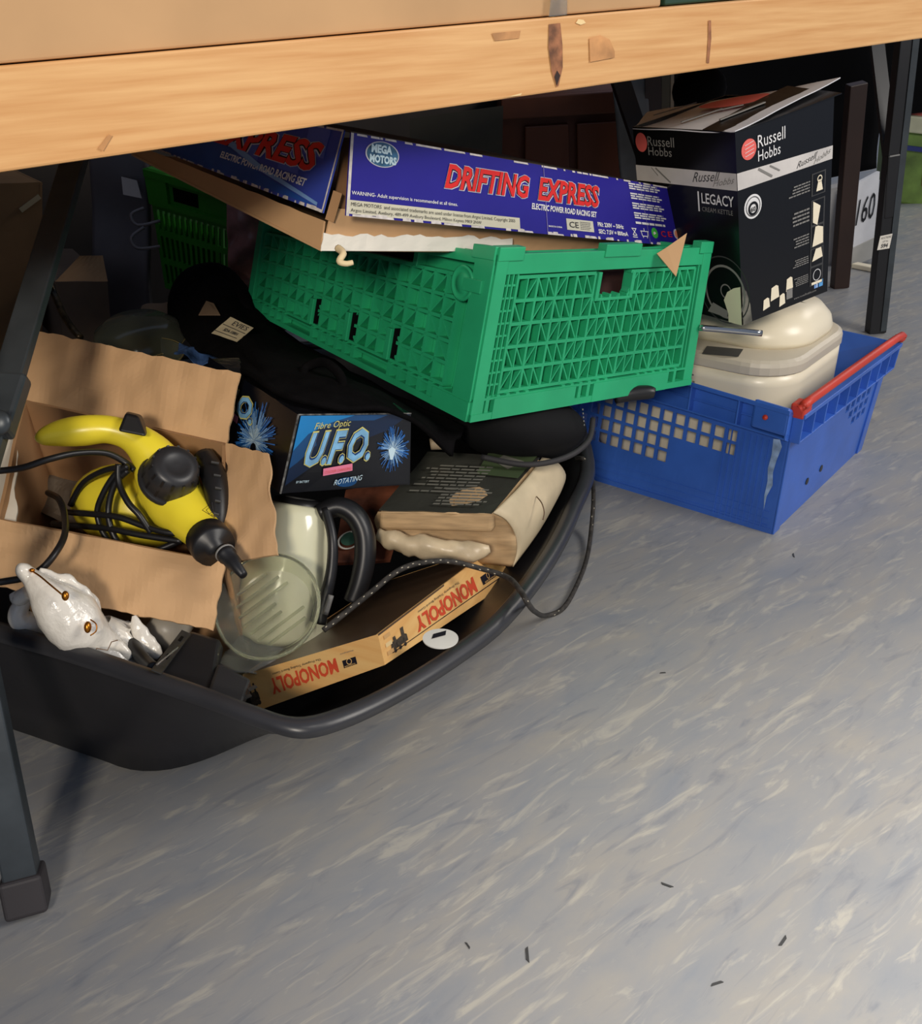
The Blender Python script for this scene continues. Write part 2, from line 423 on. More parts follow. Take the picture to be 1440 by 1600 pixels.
# ------------------------------------------------------------------ the trestle table
def onplane(px, py, off=0):
    r = ray(px, py); o = V((0, 0, HC)); p0 = B0 + un * off
    return o + r * ((p0 - o).dot(un) / r.dot(un))
table = thing('trestle_table', 'wooden trestle table with a pine edge rail and folding black steel legs', 'table', (-.42, .7, 0))
a, b = onplane(0, 270), onplane(1440, 60)
c_, d_ = onplane(0, 104), onplane(1030, 12)
lo = lambda s: a + (b - a) * s
hi0 = (c_ - a).z; hi1 = (d_ - lo((d_ - a).dot(b - a) / (b - a).length_squared)).z
s1 = (d_ - a).dot(b - a) / (b - a).length_squared
def railz(s): return lo(s).z + hi0 + (hi1 - hi0) * s / s1
S0, S1 = -.35, 1.45
f = Face(lo(S0), lo(S1), lo(S1) * 1, lo(S0) * 1)
f = Face(lo(S0), lo(S1), V((lo(S1).x, lo(S1).y, railz(S1))), V((lo(S0).x, lo(S0).y, railz(S0))))
rail_face = f
put('edge_rail', slab(f, .034, 60, 6, .0008, 14), m_pine, table, bevel=.002)
# knots, scars and stains in the rail
m_knot = mat('knot', (170, 112, 74), .5, var=.3, scale=60); m_scar = mat('rail_stain', (204, 148, 94), .5, var=.2, scale=30)
m_chip = mat('pale_chip', (236, 206, 150), .6)
def railuv(px, py):
    p = onplane(px, py); s = ((p - lo(0)).dot(b - a)) / (b - a).length_squared
    return ((s - S0) / (S1 - S0), (p.z - lo(s).z) / (railz(s) - lo(s).z))
def blob(pts, m, name, n=.0012): patch(f, [railuv(*p) for p in pts], m, table, name, n=n)
blob([(854, 38), (872, 36), (876, 70), (877, 105), (871, 134), (868, 136), (860, 112), (854, 75)], m_knot, 'knot')
blob([(868, 134), (864, 120), (868, 110), (873, 118)], m_darkwood, 'knot', .0016)
blob([(1104, 32), (1108, 32), (1109, 60), (1106, 99), (1102, 98), (1104, 60)], m_knot, 'knot')
blob([(918, 60), (935, 55), (950, 62), (958, 80), (958, 90), (920, 97)], m_scar, 'stain')
blob([(765, 52), (810, 48), (808, 60), (770, 64)], m_scar, 'stain')
blob([(790, 152), (814, 145), (812, 149), (788, 152)], m_chip, 'chip'); blob([(896, 36), (900, 30), (908, 31), (912, 36), (904, 39)], m_chip, 'chip')
blob([(152, 232), (168, 210), (174, 212), (160, 236)], m_scar, 'stain')
P0 = lambda s, back, z: lo(s) * 1 + un * back + V((0, 0, z - lo(s).z))
zt = lambda s: railz(s) - .002
mb = MB()
mb.hexa([P0(S0, .036, zt(S0) - .018), P0(S1, .036, zt(S1) - .018), P0(S0, .70, zt(S0) - .018), P0(S1, .70, zt(S1) - .018),
         P0(S0, .036, zt(S0)), P0(S1, .036, zt(S1)), P0(S0, .70, zt(S0)), P0(S1, .70, zt(S1))])
put('table_top', mb, m_pine, table)
mb = MB(); mb.hexa([P0(S0, .68, zt(S0) - .07), P0(S1, .68, zt(S1) - .07), P0(S0, .70, zt(S0) - .07), P0(S1, .70, zt(S1) - .07),
         P0(S0, .68, zt(S0) - .019), P0(S1, .68, zt(S1) - .019), P0(S0, .70, zt(S0) - .019), P0(S1, .70, zt(S1) - .019)])
put('rear_rail', mb, m_pine, table)
foot = at(42, 1402, z=.012); top = aD(-205, 215, .80)
ld = (top - foot).normalized()
mb = MB(); mb.bar(foot, top, .030, .030, up=un + ux * .3); put('leg', mb, m_steel, table, bevel=.002)
mb = MB(); mb.bar(foot - ld * .012, foot + ld * .026, .038, .038, up=un + ux * .3); put('rubber_foot', mb, m_rubber, table, bevel=.004, seg=3)
br1 = aD(121, 235, 1.12); br0 = aD(-32, 745, .88)
mb = MB(); mb.bar(br0, br1, .029, .012, up=CZ); put('folding_brace', mb, m_steel, table, bevel=.0015)
mb = MB(); bd = (br1 - br0).normalized(); mb.bar(aD(-10, 680, .895), aD(20, 588, .925), .034, .02, up=CZ); put('brace_sleeve', mb, m_steel, table, bevel=.004)
mb = MB(); mb.ell(aD(-2, 660, .87), CX * .012, CY * .012, CZ * .006); put('pivot_rivet', mb, m_steel, table, smooth=True)

# goods lying on the table
fz = lambda s: railz(s) + .001
def ontable(name, px0, px1, h, depth, m, label, cat, back=.006):
    p0, p1 = onplane(px0, 105 if px0 < 500 else 12, back), onplane(px1, 12, back)
    g = lambda p: ((p - lo(0)).dot(b - a)) / (b - a).length_squared
    sA, sB = g(p0), g(p1); mb = MB(); root = thing(name, label, cat, P0(sA, back, fz(sA)))
    F = Face(P0(sA, back, fz(sA)), P0(sB, back, fz(sB)), P0(sB, back, fz(sB) + h), P0(sA, back, fz(sA) + h))
    put('box_body' if cat == 'box' else 'body', slab(F, depth, 24, 6, .0015, 6), m, root, bevel=.002)
    return root, F
lb, lF = ontable('cardboard_box', -220, 1030, .26, .40, m_card, 'long plain cardboard box lying on top of the pine table', 'box')
tF = Face(onplane(859, 26, -.0015), onplane(886, 23, -.0015), onplane(886, -60, .003), onplane(859, -60, .003))
put('tape_strip', slab(tF, .0004, 3, 4, .0012, 60, edge=.002), m_film, lb)
gb, gF = ontable('green_case', 1037, 1262, .05, .30, m_dkgreen, 'dark green case on the pine table, right of the long cardboard box', 'case', .02)

# ------------------------------------------------------------------ blue stacking crate
bn, br, bl = at(1205, 835, z=0), at(1345, 700, z=0), at(930, 755, z=0)
ed = (br - bn).normalized(); fd = (bl - bn); fd = (fd - ed * fd.dot(ed)).normalized()
H_ = .2
rn = at(1240, 645, z=H_); rr_ = at(1394, 533, z=H_); ed2 = (rr_ - rn).normalized(); fd2 = (at(1060, 592, z=H_) - rn).normalized()
LB, LR = .50, .53
b4 = [bn, bn + ed * .39, bn + ed * .39 + fd * LB, bn + fd * LB]
t4 = [rn, rr_, rr_ + fd2 * LR, rn + fd2 * LR]
crate = thing('stacking_crate', 'blue plastic stacking crate with a red swing bar, holding a bread maker', 'crate', bn)
def cells(lo_, hi_, n, gap, tail=()):
    xs = []; st = (hi_ - lo_) / n
    for k in range(n): xs += [lo_ + st * k, lo_ + st * k + st * (1 - gap)]
    return xs
# front-left wall: u from the far left to the near corner
fl = Face(b4[3], b4[0], t4[0], t4[3])
us = [0] + cells(.10, .90, 17, .26) + [1]; vs = [0] + cells(.32, .76, 4, .22) + [1]
def hole_fl(i, j):
    if i % 2 == 0 or j % 2 == 0 or i == 0 or j == 0: return False
    return True
def hl(i, j):
    if not hole_fl(i, j): return False
    ci, cj = (i - 1) // 2, (j - 1) // 2
    if ci >= 17: return False
    if 11 <= ci: return cj >= 2 and ci < 16
    return True
put('long_wall', plate(fl, .0035, us, vs, hl), m_blue, crate)
fr = Face(b4[0], b4[1], t4[1], t4[0])
us = [0, .12] + cells(.60, .90, 5, .35) + [1]; vs = [0, .2, .27] + cells(.42, .78, 4, .3) + [1]
def hr(i, j):
    return (2 <= i <= 10 and i % 2 == 0 and j >= 3 and j % 2 == 1 and j <= 9 and (i - 2) // 2 + (j - 3) // 2 > 1)
put('end_wall', plate(fr, .0035, us, vs, hr), m_blue, crate)
mb = MB()
for u in (.30, .45): mb.tube([fr.at(u, .22, .0005), fr.at(u, .22, .0012)], .006, 14, 1)
puts('drain_hole', mb, m_black, crate)
bk = Face(b4[1], b4[2], t4[2], t4[1]); put('long_wall', slab(bk, .0035), m_blue, crate)
lf = Face(b4[2], b4[3], t4[3], t4[2]); put('end_wall', slab(lf, .0035), m_blue, crate)
mb = MB(); mb.hexa([p + V((0, 0, z)) for z in (.004, .009) for p in (b4[0], b4[1], b4[3], b4[2])]); put('crate_floor', mb, m_blue, crate)
# rim skirt with webs
mb = MB()
for F, L0, L1, k in ((fl, .0, 1.0, 6), (fr, .0, 1.0, 9)):
    block(mb, F, L0, .965, L1, 1.0, 0, .018); block(mb, F, L0, .77, L1, .785, 0, .016)
    for q in range(k + 1):
        u = L0 + (L1 - L0) * q / k; rib(mb, F, min(u + .004, .996), .77, min(u + .004, .996), .97, .003, 0, .016)
block(mb, fl, .0, .875, .885, .885, 0, .004)
for u in (.03, .97): block(mb, fr, u - .03, .0, u + .03, .8, 0, .003)
puts('rim_skirt', mb, m_blue, crate, bevel=.0008)
mb = MB()
mb.hexa([fl.at(u, v, n) for n in (.0, .0165) for v in (.80, 1.02) for u in (.885, 1.0)])
put('corner_cap', mb, m_blue, crate, bevel=.004)
mb = MB(); mb.tube([fl.at(.93, .90, .018), fl.at(.93, .90, .021)], .004, 12, 1); put('hinge_pin', mb, m_red, crate, smooth=True)
mb = MB()
for q in range(9): rib(mb, fl, .80 + .02 * q, .02, .80 + .02 * q, .74, .0018, 0, .0018)
for q in (.12, .30, .5): block(mb, fl, .02, q * .3 + .02, .98, q * .3 + .028, 0, .0015)
puts('wall_rib', mb, m_blue, crate)
mb = MB(); q0, q1 = fr.at(-.0, 1.03, .012), fr.at(1.0, 1.03, .012)
mb.tube([q0 + fd * .006, q0 + ed * .01 + V((0, 0, .006)), q0 + ed * .03 + V((0, 0, .008)), q1 - ed * .03 + V((0, 0, .008)), q1, q1 + fd * .01], .0068, 10, 4)
put('swing_bar', mb, m_red, crate, smooth=True, label='red swing bar')
mb = MB(); mb.box(q0 - ed * .002 + fr.n * .004 + V((0, 0, -.014)), ed * .03, -fr.n * .022, V((0, 0, .022))); put('swing_bar_end', mb, m_red, crate, bevel=.003, label='red bar end')
m_scuff = mat('white_scuff', (150, 176, 214), .6, var=.2, scale=60)
patch(fl, [(.955, .76), (.975, .77), (.985, .72), (.976, .60), (.972, .50), (.978, .40), (.966, .30), (.964, .18), (.958, .30), (.960, .42), (.954, .52), (.958, .64)], m_scuff, crate, 'scuff', n=.0032)

# ------------------------------------------------------------------ bread maker in the blue crate
bw, bdp = .285, .37
c0 = bn + ed * .07 + fd * .035
def rrect(o, ex, ey, w_, d_, r, z, n=6):
    pts = []
    for cx, cy, a0 in ((r, r, 180), (w_ - r, r, 270), (w_ - r, d_ - r, 0), (r, d_ - r, 90)):
        for k in range(n + 1):
            t = math.radians(a0 + 90 * k / n); pts.append(V(o) + ex * (cx + r * math.cos(t)) + ey * (cy + r * math.sin(t)) + V((0, 0, z)))
    return pts
bm_ = thing('bread_maker', 'cream bread maker with a domed lid sitting in the blue crate', 'bread maker', c0 + V((0, 0, .01)))
def rr2(ins, z, r=.075): return rrect(c0 + ed * ins + fd * ins, ed, fd, bw - 2 * ins, bdp - 2 * ins, max(r - ins, .01), z, 8)
ZB = .222
put('body', MB().rings([rr2(.012, .012), rr2(.004, .04), rr2(0, ZB - .02), rr2(.0, ZB - .002)]), m_cream, bm_, smooth=True)
put('control_deck', MB().rings([rr2(.0, ZB - .001), rr2(-.002, ZB + .001), rr2(-.002, ZB + .013), rr2(.0, ZB + .019), rr2(.006, ZB + .0225), rr2(.02, ZB + .023)]), m_taupe, bm_, smooth=False, label='taupe control deck')
l0 = c0 + fd * .075 + ed * .02
def rl(ins, z): return rrect(l0 + ed * ins + fd * ins, ed, fd, bw - .04 - 2 * ins, bdp - .1 - 2 * ins, max(.06 - ins * .5, .02), z, 8)
l0 = c0 + ed * .056 + fd * .014
def rl(ins, z): return rrect(l0 + ed * ins + fd * ins, ed, fd, bw - .064 - 2 * ins, bdp - .03 - 2 * ins, max(.085 - ins * .5, .02), z, 8)
# the lid
put('lid', MB().rings([rl(0, ZB + .022), rl(-.002, ZB + .032), rl(.002, ZB + .048), rl(.016, ZB + .066), rl(.035, ZB + .074), rl(.07, ZB + .078)]), m_cream, bm_, smooth=True)
mb = MB(); mb.tube([aD(1092, 512, 1.335), aD(1140, 516, 1.332), aD(1190, 521, 1.33)], .0045, 10, 4); put('lid_handle', mb, m_chrome, bm_, smooth=True, label='chrome lid handle')
dF = Face(*[c0 + ed * e_ + fd * q_ + V((0, 0, ZB + .0238)) for e_, q_ in ((.012, .20), (.012, .10), (.05, .10), (.05, .20))])
deckF = Face(at(1096, 553, z=ZB + .0235), at(1153, 558, z=ZB + .0235), at(1161, 546, z=ZB + .0235), at(1104, 541, z=ZB + .0235))
rect(deckF, 0, 0, 1, 1, m_dgrey, bm_, 'display')
mF = Face(c0 + fd * .30, c0 + fd * .08, c0 + fd * .08 + V((0, 0, ZB)), c0 + fd * .30 + V((0, 0, ZB)))
lines(mF, .05, .80, .42, .93, 5, m_grey, bm_); lines(mF, .50, .80, .70, .93, 5, m_grey, bm_)

# ------------------------------------------------------------------ kettle carton
kn0, kn1 = aD(1160, 508, 1.338), aD(1148, 206, 1.210)
kr0, kr1 = aD(1292, 455, 1.408), aD(1303, 150, 1.28)
kl1 = aD(988, 198, 1.372); kl0 = kl1 + (kn0 - kn1)
RF = Face(kn0, kr0, kr1, kn1); LF = Face(kl0, kn0, kn1, kl1)
kb0 = kl0 + (kr0 - kn0); kb1 = kl1 + (kr1 - kn1)
kbx = thing('kettle_box', 'tall black printed kettle carton with its lid ajar, standing on the bread maker', 'box', kn0)
put('carton', slab(RF, .002, 16, 16), m_bprint, kbx); put('carton', slab(LF, .002, 16, 16), m_bprint, kbx)
put('carton', slab(Face(kr0, kb0, kb1, kr1), .002), m_bprint, kbx); put('carton', slab(Face(kb0, kl0, kl1, kb1), .002), m_bprint, kbx)
put('carton', slab(Face(kn0, kl0, kb0, kr0), .002), m_bprint, kbx)
t1 = aD(1312, 119, 1.30); tb = aD(1012, 178, 1.50)
put('top_flap', slab(Face(kl1, kn1, t1, tb), .0015, 10, 8, .006, 9, edge=.002), m_lid, kbx, label='grey lid flap sticking up')
put('tuck_flap', slab(Face(kn1 + V((0, 0, -.002)), kr1 + V((.01, .0, .004)), kr1 + V((-.05, .05, .014)), kn1 + V((-.03, .05, .0))), .0015, 6, 4, .004, 9), m_bprint, kbx)
tfF = Face(kl1, kn1, t1, tb)
disc(tfF, .60, .62, .030, m_salmon, kbx, n=.006, sx=1.8)
mb = MB()
for (u0, v0, u1, v1, w_) in ((.45, .10, .60, .45, .004), (.75, .15, .85, .5, .005), (.58, .4, .72, .5, .002), (.1, .5, .3, .9, .002)): rib(mb, tfF, u0, v0, u1, v1, w_, .004, .0055)
puts('marble_vein', mb, m_grey, kbx)
RF.proj = LF.proj = True
# print: left face (u 0 far left .. 1 near corner), right face (u 0 near corner .. 1)
for F, uo, us_, wht in ((LF, .05, .085, m_grey), (RF, .06, .095, m_white)):
    disc(F, (.075 if F is LF else .13), (.92 if F is LF else .895), .0135, m_salmon, kbx, 'round_emblem', sx=.95 if F is LF else 1.0)
    if F is RF:
        mbx = MB()
        for q in range(4): rib(mbx, F, .085, .865 + .018 * q, .175, .875 + .018 * q, .0006, PN * 2, PN * 3)
        puts('emblem_line', mbx, m_white, kbx)
ty = .90
text(LF, 'Russell', .14, .905, .40, .955, m_grey, kbx); text(LF, 'Hobbs', .14, .855, .37, .90, m_grey, kbx)
text(RF, 'Russell', .22, .885, .50, .945, m_white, kbx, slant=-.0); text(RF, 'Hobbs', .22, .82, .45, .872, m_white, kbx)
patch(LF, [(0, .71), (1, .715), (1, .80), (0, .795)], m_marble, kbx, 'marble_band'); patch(RF, [(0, .715), (1, .70), (1, .765), (0, .80)], m_marble, kbx, 'marble_band')
text(LF, 'Russell', .56, .735, .84, .785, m_dgrey, kbx, shear=.5, slant=.02); text(LF, 'Hobbs', .76, .722, .98, .755, m_grey, kbx, shear=.5, slant=.03)
text(RF, 'Russell', .62, .715, .84, .745, m_dgrey, kbx, shear=.5, slant=.02); text(RF, 'Hobbs', .80, .705, .98, .73, m_grey, kbx, shear=.5, slant=.03)
mb = MB(); rib(mb, LF, .2, .79, .34, .72, .0022, PN * 2, PN * 2.5); rib(mb, LF, .16, .79, .22, .75, .001, PN * 2, PN * 2.5)
rib(mb, RF, .22, .785, .36, .725, .003, PN * 2, PN * 2.5); rib(mb, RF, .34, .78, .44, .74, .002, PN * 2, PN * 2.5); puts('marble_vein', mb, m_grey, kbx)
rect(LF, .60, .585, .615, .69, m_white, kbx); text(LF, 'LEGACY', .64, .63, .965, .685, m_white, kbx, bold=.012); text(LF, 'CREAM KETTLE', .64, .588, .95, .612, m_grey, kbx)
disc(RF, .155, .61, .0165, m_white, kbx, 'badge'); disc(RF, .155, .61, .0135, m_bprint, kbx, 'badge', n=PN * 2, ring=.001)
disc(RF, .155, .60, .0095, m_bprint, kbx, 'badge', n=PN * 2, ring=.0035); text(RF, "60'", .125, .585, .185, .61, m_bprint, kbx, n=PN * 3, bold=.02)
# product column
for k, (v0, v1) in enumerate(((.575, .69), (.42, .555), (.305, .42), (.20, .30), (.095, .20))):
    vv0, vv1 = v0 - .03, v1 - .03
    rect(RF, .785, vv0, .935, vv1, m_dgrey, kbx, 'picture_frame'); rect(RF, .80, vv0 + .006, .92, vv1 - .006, m_bprint, kbx, 'picture', n=PN * 2)
    if k == 0: patch(RF, [(.83, vv0 + .02), (.90, vv0 + .02), (.88, vv0 + .075), (.85, vv0 + .075)], m_cream, kbx, 'kettle_picture', n=PN * 3); disc(RF, .865, vv0 + .08, .005, m_cream, kbx, 'kettle_picture', n=PN * 3, ring=.0015)
    elif k == 1: patch(RF, [(.80, vv0 + .02), (.85, vv0 + .0), (.88, vv1 - .04), (.80, vv1 - .006)], m_cream, kbx, 'kettle_picture', n=PN * 3)
    elif k == 2: patch(RF, [(.80, vv0 + .006), (.92, vv0 + .01), (.915, vv1 - .02), (.86, vv1 - .006), (.83, vv1 - .006)], m_cream, kbx, 'kettle_picture', n=PN * 3)
    elif k == 3: patch(RF, [(.80, vv0 + .03), (.92, vv0 + .04), (.90, vv1 - .006), (.84, vv1 - .006)], m_cream, kbx, 'kettle_picture', n=PN * 3)
    else: disc(RF, .86, vv0 + .055, .0085, m_white, kbx, 'dial_picture', n=PN * 3, ring=.001); rib(MB(), RF, 0, 0, 1, 1, 1, 0, 1); rect(RF, .80, vv0 + .006, .92, vv0 + .02, m_cream, kbx, 'kettle_picture', n=PN * 3)
    lines(RF, .52 + .02 * k, vv0 + .03, .765, vv1 - .025, 4 if k < 4 else 5, m_grey, kbx, right=True)
for u, w_, v0, v1 in ((.24, .08, .045, .10), (.33, .10, .08, .15), (.43, .07, .03, .09), (.51, .08, .10, .165)):
    patch(RF, [(u, v0 - .01), (u + w_, v0), (u + w_ * .9, v1 - .008), (u + w_ * .65, v1), (u + w_ * .12, v1 - .008)], m_cream, kbx, 'appliance_picture')
rect(RF, .515, .045, .585, .10, m_grey, kbx, 'appliance_picture')
text(RF, 'www.russellhobbs.com', .60, .028, .86, .04, m_grey, kbx)
rect(RF, .84, .045, .885, .083, m_ltblue, kbx, 'social_icon'); rect(RF, .895, .045, .94, .083, m_cyan, kbx, 'social_icon'); text(RF, 'f', .855, .05, .87, .08, m_white, kbx, n=PN * 3)
# kettle photograph wrapping the near corner
disc(LF, .82, .175, .050, m_dgrey, kbx, 'kettle_base_picture', ring=.002, seg=40); disc(LF, .83, .165, .040, m_grey, kbx, 'kettle_base_picture', ring=.0035, seg=40)
disc(LF, .84, .17, .011, m_grey, kbx, 'kettle_base_picture', ring=.002)
patch(LF, [(.86, .0), (.86, .05), (.82, .12), (.86, .17), (.93, .20), (1, .215), (1, 0)], m_kcream, kbx, 'kettle_picture', n=PN * 3)
patch(RF, [(0, 0), (0, .215), (.05, .18), (.09, .10), (.105, 0)], mat('kettle_picture_edge', (120, 118, 106), .4, var=.3, scale=30), kbx, 'kettle_picture', n=PN * 2)
patch(LF, [(.64, .03), (.84, .02), (.86, .06), (.70, .09)], m_grey, kbx, 'kettle_picture', n=PN * 2)

# ------------------------------------------------------------------ big green crate
Gn0, Gn1 = aD(731, 659, 1.136), aD(777, 397, 1.066)
Gr0, Gr1 = aD(1076, 600, 1.369), aD(1111, 386, 1.300)
Gl0, Gl1 = aD(386, 482, 1.578), aD(408, 338, 1.500)
Gb0, Gb1 = Gl0 + (Gr0 - Gn0), Gl1 + (Gr1 - Gn1)
gc = thing('folding_crate', 'green folding plastic crate with triangular ribbed walls, tilted across the tub and blue crate', 'crate', Gn0)
GR, GL = Face(Gn0, Gr0, Gr1, Gn1), Face(Gl0, Gn0, Gn1, Gl1)
def ribwall(F, name, rows, cols, v0, v1, u0, u1, handle, fan, slots):
    hu0, hu1, hv0, hv1 = handle
    us = sorted(set([0, 1, hu0, hu1] )); vs = sorted(set([0, 1, hv0, hv1]))
    sheet = plate(F, .0015, us, vs, lambda i, j: us[i] >= hu0 - 1e-6 and us[i + 1] <= hu1 + 1e-6 and vs[j] >= hv0 - 1e-6 and vs[j + 1] <= hv1 + 1e-6)
    for k in range(len(sheet.v)): sheet.v[k] = sheet.v[k] - F.n * .014
    put('wall_sheet', sheet, m_green, gc)
    mb = MB(); T = (-.0135, 0)
    inh = lambda u, v: hu0 - .01 < u < hu1 + .01 and hv0 - .005 < v < hv1 + .01
    rh, cw = (v1 - v0) / rows, (u1 - u0) / cols
    for r in range(rows + 1):
        v = v0 + rh * r
        a = u0
        for c in range(cols):
            x = u0 + cw * c
            if not inh(x + cw / 2, v): rib(mb, F, x, v, x + cw, v, .0042, *T)
    for c in range(cols + 1):
        for r in range(rows):
            x, y = u0 + cw * c, v0 + rh * r
            if not inh(x, y + rh / 2): rib(mb, F, x, y, x, y + rh, .0036 if c % 2 == 0 else .002, *T)
    for c in range(cols):
        for r in range(rows):
            x, y = u0 + cw * c, v0 + rh * r
            if inh(x + cw / 2, y + rh / 2): continue
            up = ((c + 2 * (r // 1)) // fan) % 2 == 0
            a, b = ((x, y), (x + cw, y + rh)) if up else ((x, y + rh), (x + cw, y))
            if (c + r) % 5 == 4: continue
            rib(mb, F, a[0], a[1], b[0], b[1], .0019, -.0135, -.001)
    put(name, mb, m_green, gc, kind='stuff')
    mb = MB()
    # frame of the hand hole, top rail, bottom skirt, upright ends
    for (a, b, c, d) in ((hu0 - .014, hv0 - .02, hu1 + .014, hv0), (hu0 - .016, hv0 - .02, hu0, hv1), (hu1, hv0 - .02, hu1 + .016, hv1)): block(mb, F, a, b, c, d, -.014, .001)
    block(mb, F, 0, max(hv1, .88) if F is GR else .93, 1, 1, -.006, .002)
    puts('top_rail', mb, m_green, gc, bevel=.0008)
    mb = MB(); n = 26
    block(mb, F, 0, 0, 1, .045, -.006, .004); 
    for q in range(n):
        u = (q + .3) / n
        if q % 9 < 6: block(mb, F, u, .045, u + .35 / n, v0 - .01, -.012, .003)
    block(mb, F, 0, v0 - .035, 1, v0 - .02, -.012, .003)
    for (a, b) in slots: block(mb, F, a, 0, b, v0 - .03, -.004, .0045)
    puts('skirt', mb, m_green, gc)
ribwall(GR, 'rib_lattice', 5, 20, .16, .86, .10, .93, (.46, .605, .70, .865), 2, ((.08, .42), (.50, .86)))
ribwall(GL, 'rib_lattice', 5, 20, .15, .84, .04, .90, (.51, .73, .86, .985), 3, ((.88, 1.0), (.0, .1)))
mb = MB()
for F, u0, u1 in ((GR, .0, .045), (GR, .955, 1.0), (GL, .94, 1.0), (GL, 0, .03)): block(mb, F, u0, 0, u1, 1.0, -.014, .003)
puts('corner_post', mb, m_green, gc, bevel=.001)
mb = MB()
for q in range(11):
    v = .14 + .075 * q; rib(mb, GR, .045, v, .095, v, .0025, -.013, .0)
for u in (.06, .078, .096, .945): rib(mb, GR, u, .14, u, .92, .002, -.013, .001)
puts('corner_rung', mb, m_green, gc)
# latch disc on the long wall
mb = MB(); o = GL.at(.915, .80, .001)
mb.lathe(o, GL.n, [(.0215, 0), (.0215, .003), (.019, .004), (.0175, .0025), (.012, .0025), (.011, .004), (.001, .0042)], 28); put('latch', mb, m_green, gc, smooth=True)
mb = MB(); block(mb, GL, .92, .76, .978, .84, .001, .0055); put('latch_tab', mb, m_green, gc, bevel=.001)
mb = MB(); mb2 = MB()
for u in (.355, .525, .70):
    block(mb, GL, u - .014, .15, u + .004, .38, 0, .006); block(mb2, GL, u + .006, .17, u + .016, .385, -.012, .0012)
puts('wall_clip', mb, m_green, gc, bevel=.001); puts('clip_slot', mb2, m_drape, gc)
mb = MB()
for F in (GR, GL):
    for (a, b) in (((.0, .10), (.45, .62), (.93, 1.0)) if F is GR else ((.93, 1.0), (0, .05))): block(mb, F, a, .96, b, 1.04, -.012, .004)
puts('rim_lug', mb, m_green, gc, bevel=.001)
put('far_wall', slab(Face(Gr0, Gb0, Gb1, Gr1), .01), m_green, gc); put('far_wall', slab(Face(Gb0, Gl0, Gl1, Gb1), .01), m_green, gc)
put('crate_base', slab(Face(Gn0, Gr0, Gb0, Gl0), -.006), m_green, gc)

g_in = lambda i, j, k: Gn0 + (Gr0 - Gn0) * i + (Gl0 - Gn0) * j + (Gn1 - Gn0) * k
mb = MB(); mb.hexa([g_in(i, j, k) for k in (.04, .80) for j in (.05, .95) for i in (.09, .91)])
single('dark_filling', mb, mat('maroon_cloth', (52, 24, 22), .95, var=.2, bump=.4), 'dark maroon filling added behind the hand hole of the ribbed green crate', 'filling', bevel=.02, seg=3)  # filling added inside the crate so that its hand hole looks dark

# ------------------------------------------------------------------ racing set box
dn0, dn1 = aD(540, 337, .984), aD(548, 207, .954)
dr0, dr1 = aD(1070, 386, 1.398), aD(1047, 293, 1.367)
el0, el1 = aD(246, 234, 1.263), aD(262, 150, 1.231)           # far end of the left face
en0, en1 = aD(504, 333, .990), aD(538, 203, .960)
db1 = el1 + (dr1 - dn1); db0 = el0 + (dr0 - dn0)
rb = thing('racing_set_box', 'battered blue racing set box with red lettering lying on top of the green crate', 'box', dn0)
DF, DL = Face(dn0, dr0, dr1, dn1), Face(el0, en0, en1, el1)
def cface(F, amp=.0018):
    put('lid_panel', slab(F, .0016, 24, 4, amp, 9, edge=.0012), m_dkblue, rb)
put('lid_panel', slab(DF, .0016, 24, 4), m_dkblue, rb); put('lid_panel', slab(DL, .0016, 24, 4), m_navy2, rb)
put('lid_top', slab(Face(dn1, dr1, db1, el1), .0016, 8, 8, .004, 6), mat('lid_brown', (58, 48, 42), .7), rb, label='dark brown upper panel')
m_edge = mat('worn_edge', (214, 208, 205), .8, var=.12, scale=120)
mb = MB()
for F in (DF, DL):
    rnd = random.Random(3)
    for q in range(60):
        u = rnd.random(); l = rnd.uniform(.006, .03)
        for v0_, v1_ in ((0, .02 + .03 * rnd.random()), (.975, 1.0)): 
            if rnd.random() < .75: mb.add([F.at(min(u, .99), v0_, PN), F.at(min(1, u + l), v0_, PN), F.at(min(1, u + l * .9), v1_, PN), F.at(u, v1_, PN)], [(0, 1, 2, 3)])
    for (a, b) in ((0, .006), (.994, 1)): mb.add([F.at(a, 0, PN), F.at(b, 0, PN), F.at(b, 1, PN), F.at(a, 1, PN)], [(0, 1, 2, 3)])
put('worn_edge', mb, m_edge, rb, autos='flat', kind='stuff')
# fold lines in the front panel
mb = MB()
for u, w_ in ((.508, .0012), (.86, .0008)): rib(mb, DF, u, 0, u + .005, 1, w_, PN, PN * 1.5)
puts('crease', mb, mat('crease', (120, 112, 170), .5), rb)
# corrugated tray beneath
tn0, tn1 = aD(500, 392, 1.005), aD(506, 345, .998)
tl0, tl1 = aD(205, 243, 1.29), aD(214, 226, 1.285)
put('tray_side', slab(Face(tl0, tn0, tn1, tl1), .0025, 20, 2, .001, 20, edge=.001), m_card, rb)
tr0, tr1 = aD(1045, 398, 1.43), aD(1062, 378, 1.40)
tr0, tr1 = aD(1030, 398, 1.43), aD(1066, 374, 1.42)
put('tray_front', slab(Face(tn0 + V((.002, 0, 0)), tr0, tr1, aD(520, 325, .998)), .0025, 30, 2, .0015, 20), m_cardl, rb)
put('tray_base', slab(Face(tn0, tr0, tr0 + (tl0 - tn0), tl0), -.003), m_card, rb)
put('torn_strip', slab(Face(aD(503, 392, .992), aD(800, 393, 1.19), aD(800, 372, 1.18), aD(506, 366, .988)), .0008, 30, 3, .0012, 60, edge=.004), m_paper, rb, label='torn white paper edge')
mb = MB(); mb.tube([aD(528, 388, .985), aD(536, 396, .975), aD(530, 408, .97), aD(540, 412, .97), aD(551, 410, .972)], lambda t: .0042 * (1 - .35 * t), 8, 5)
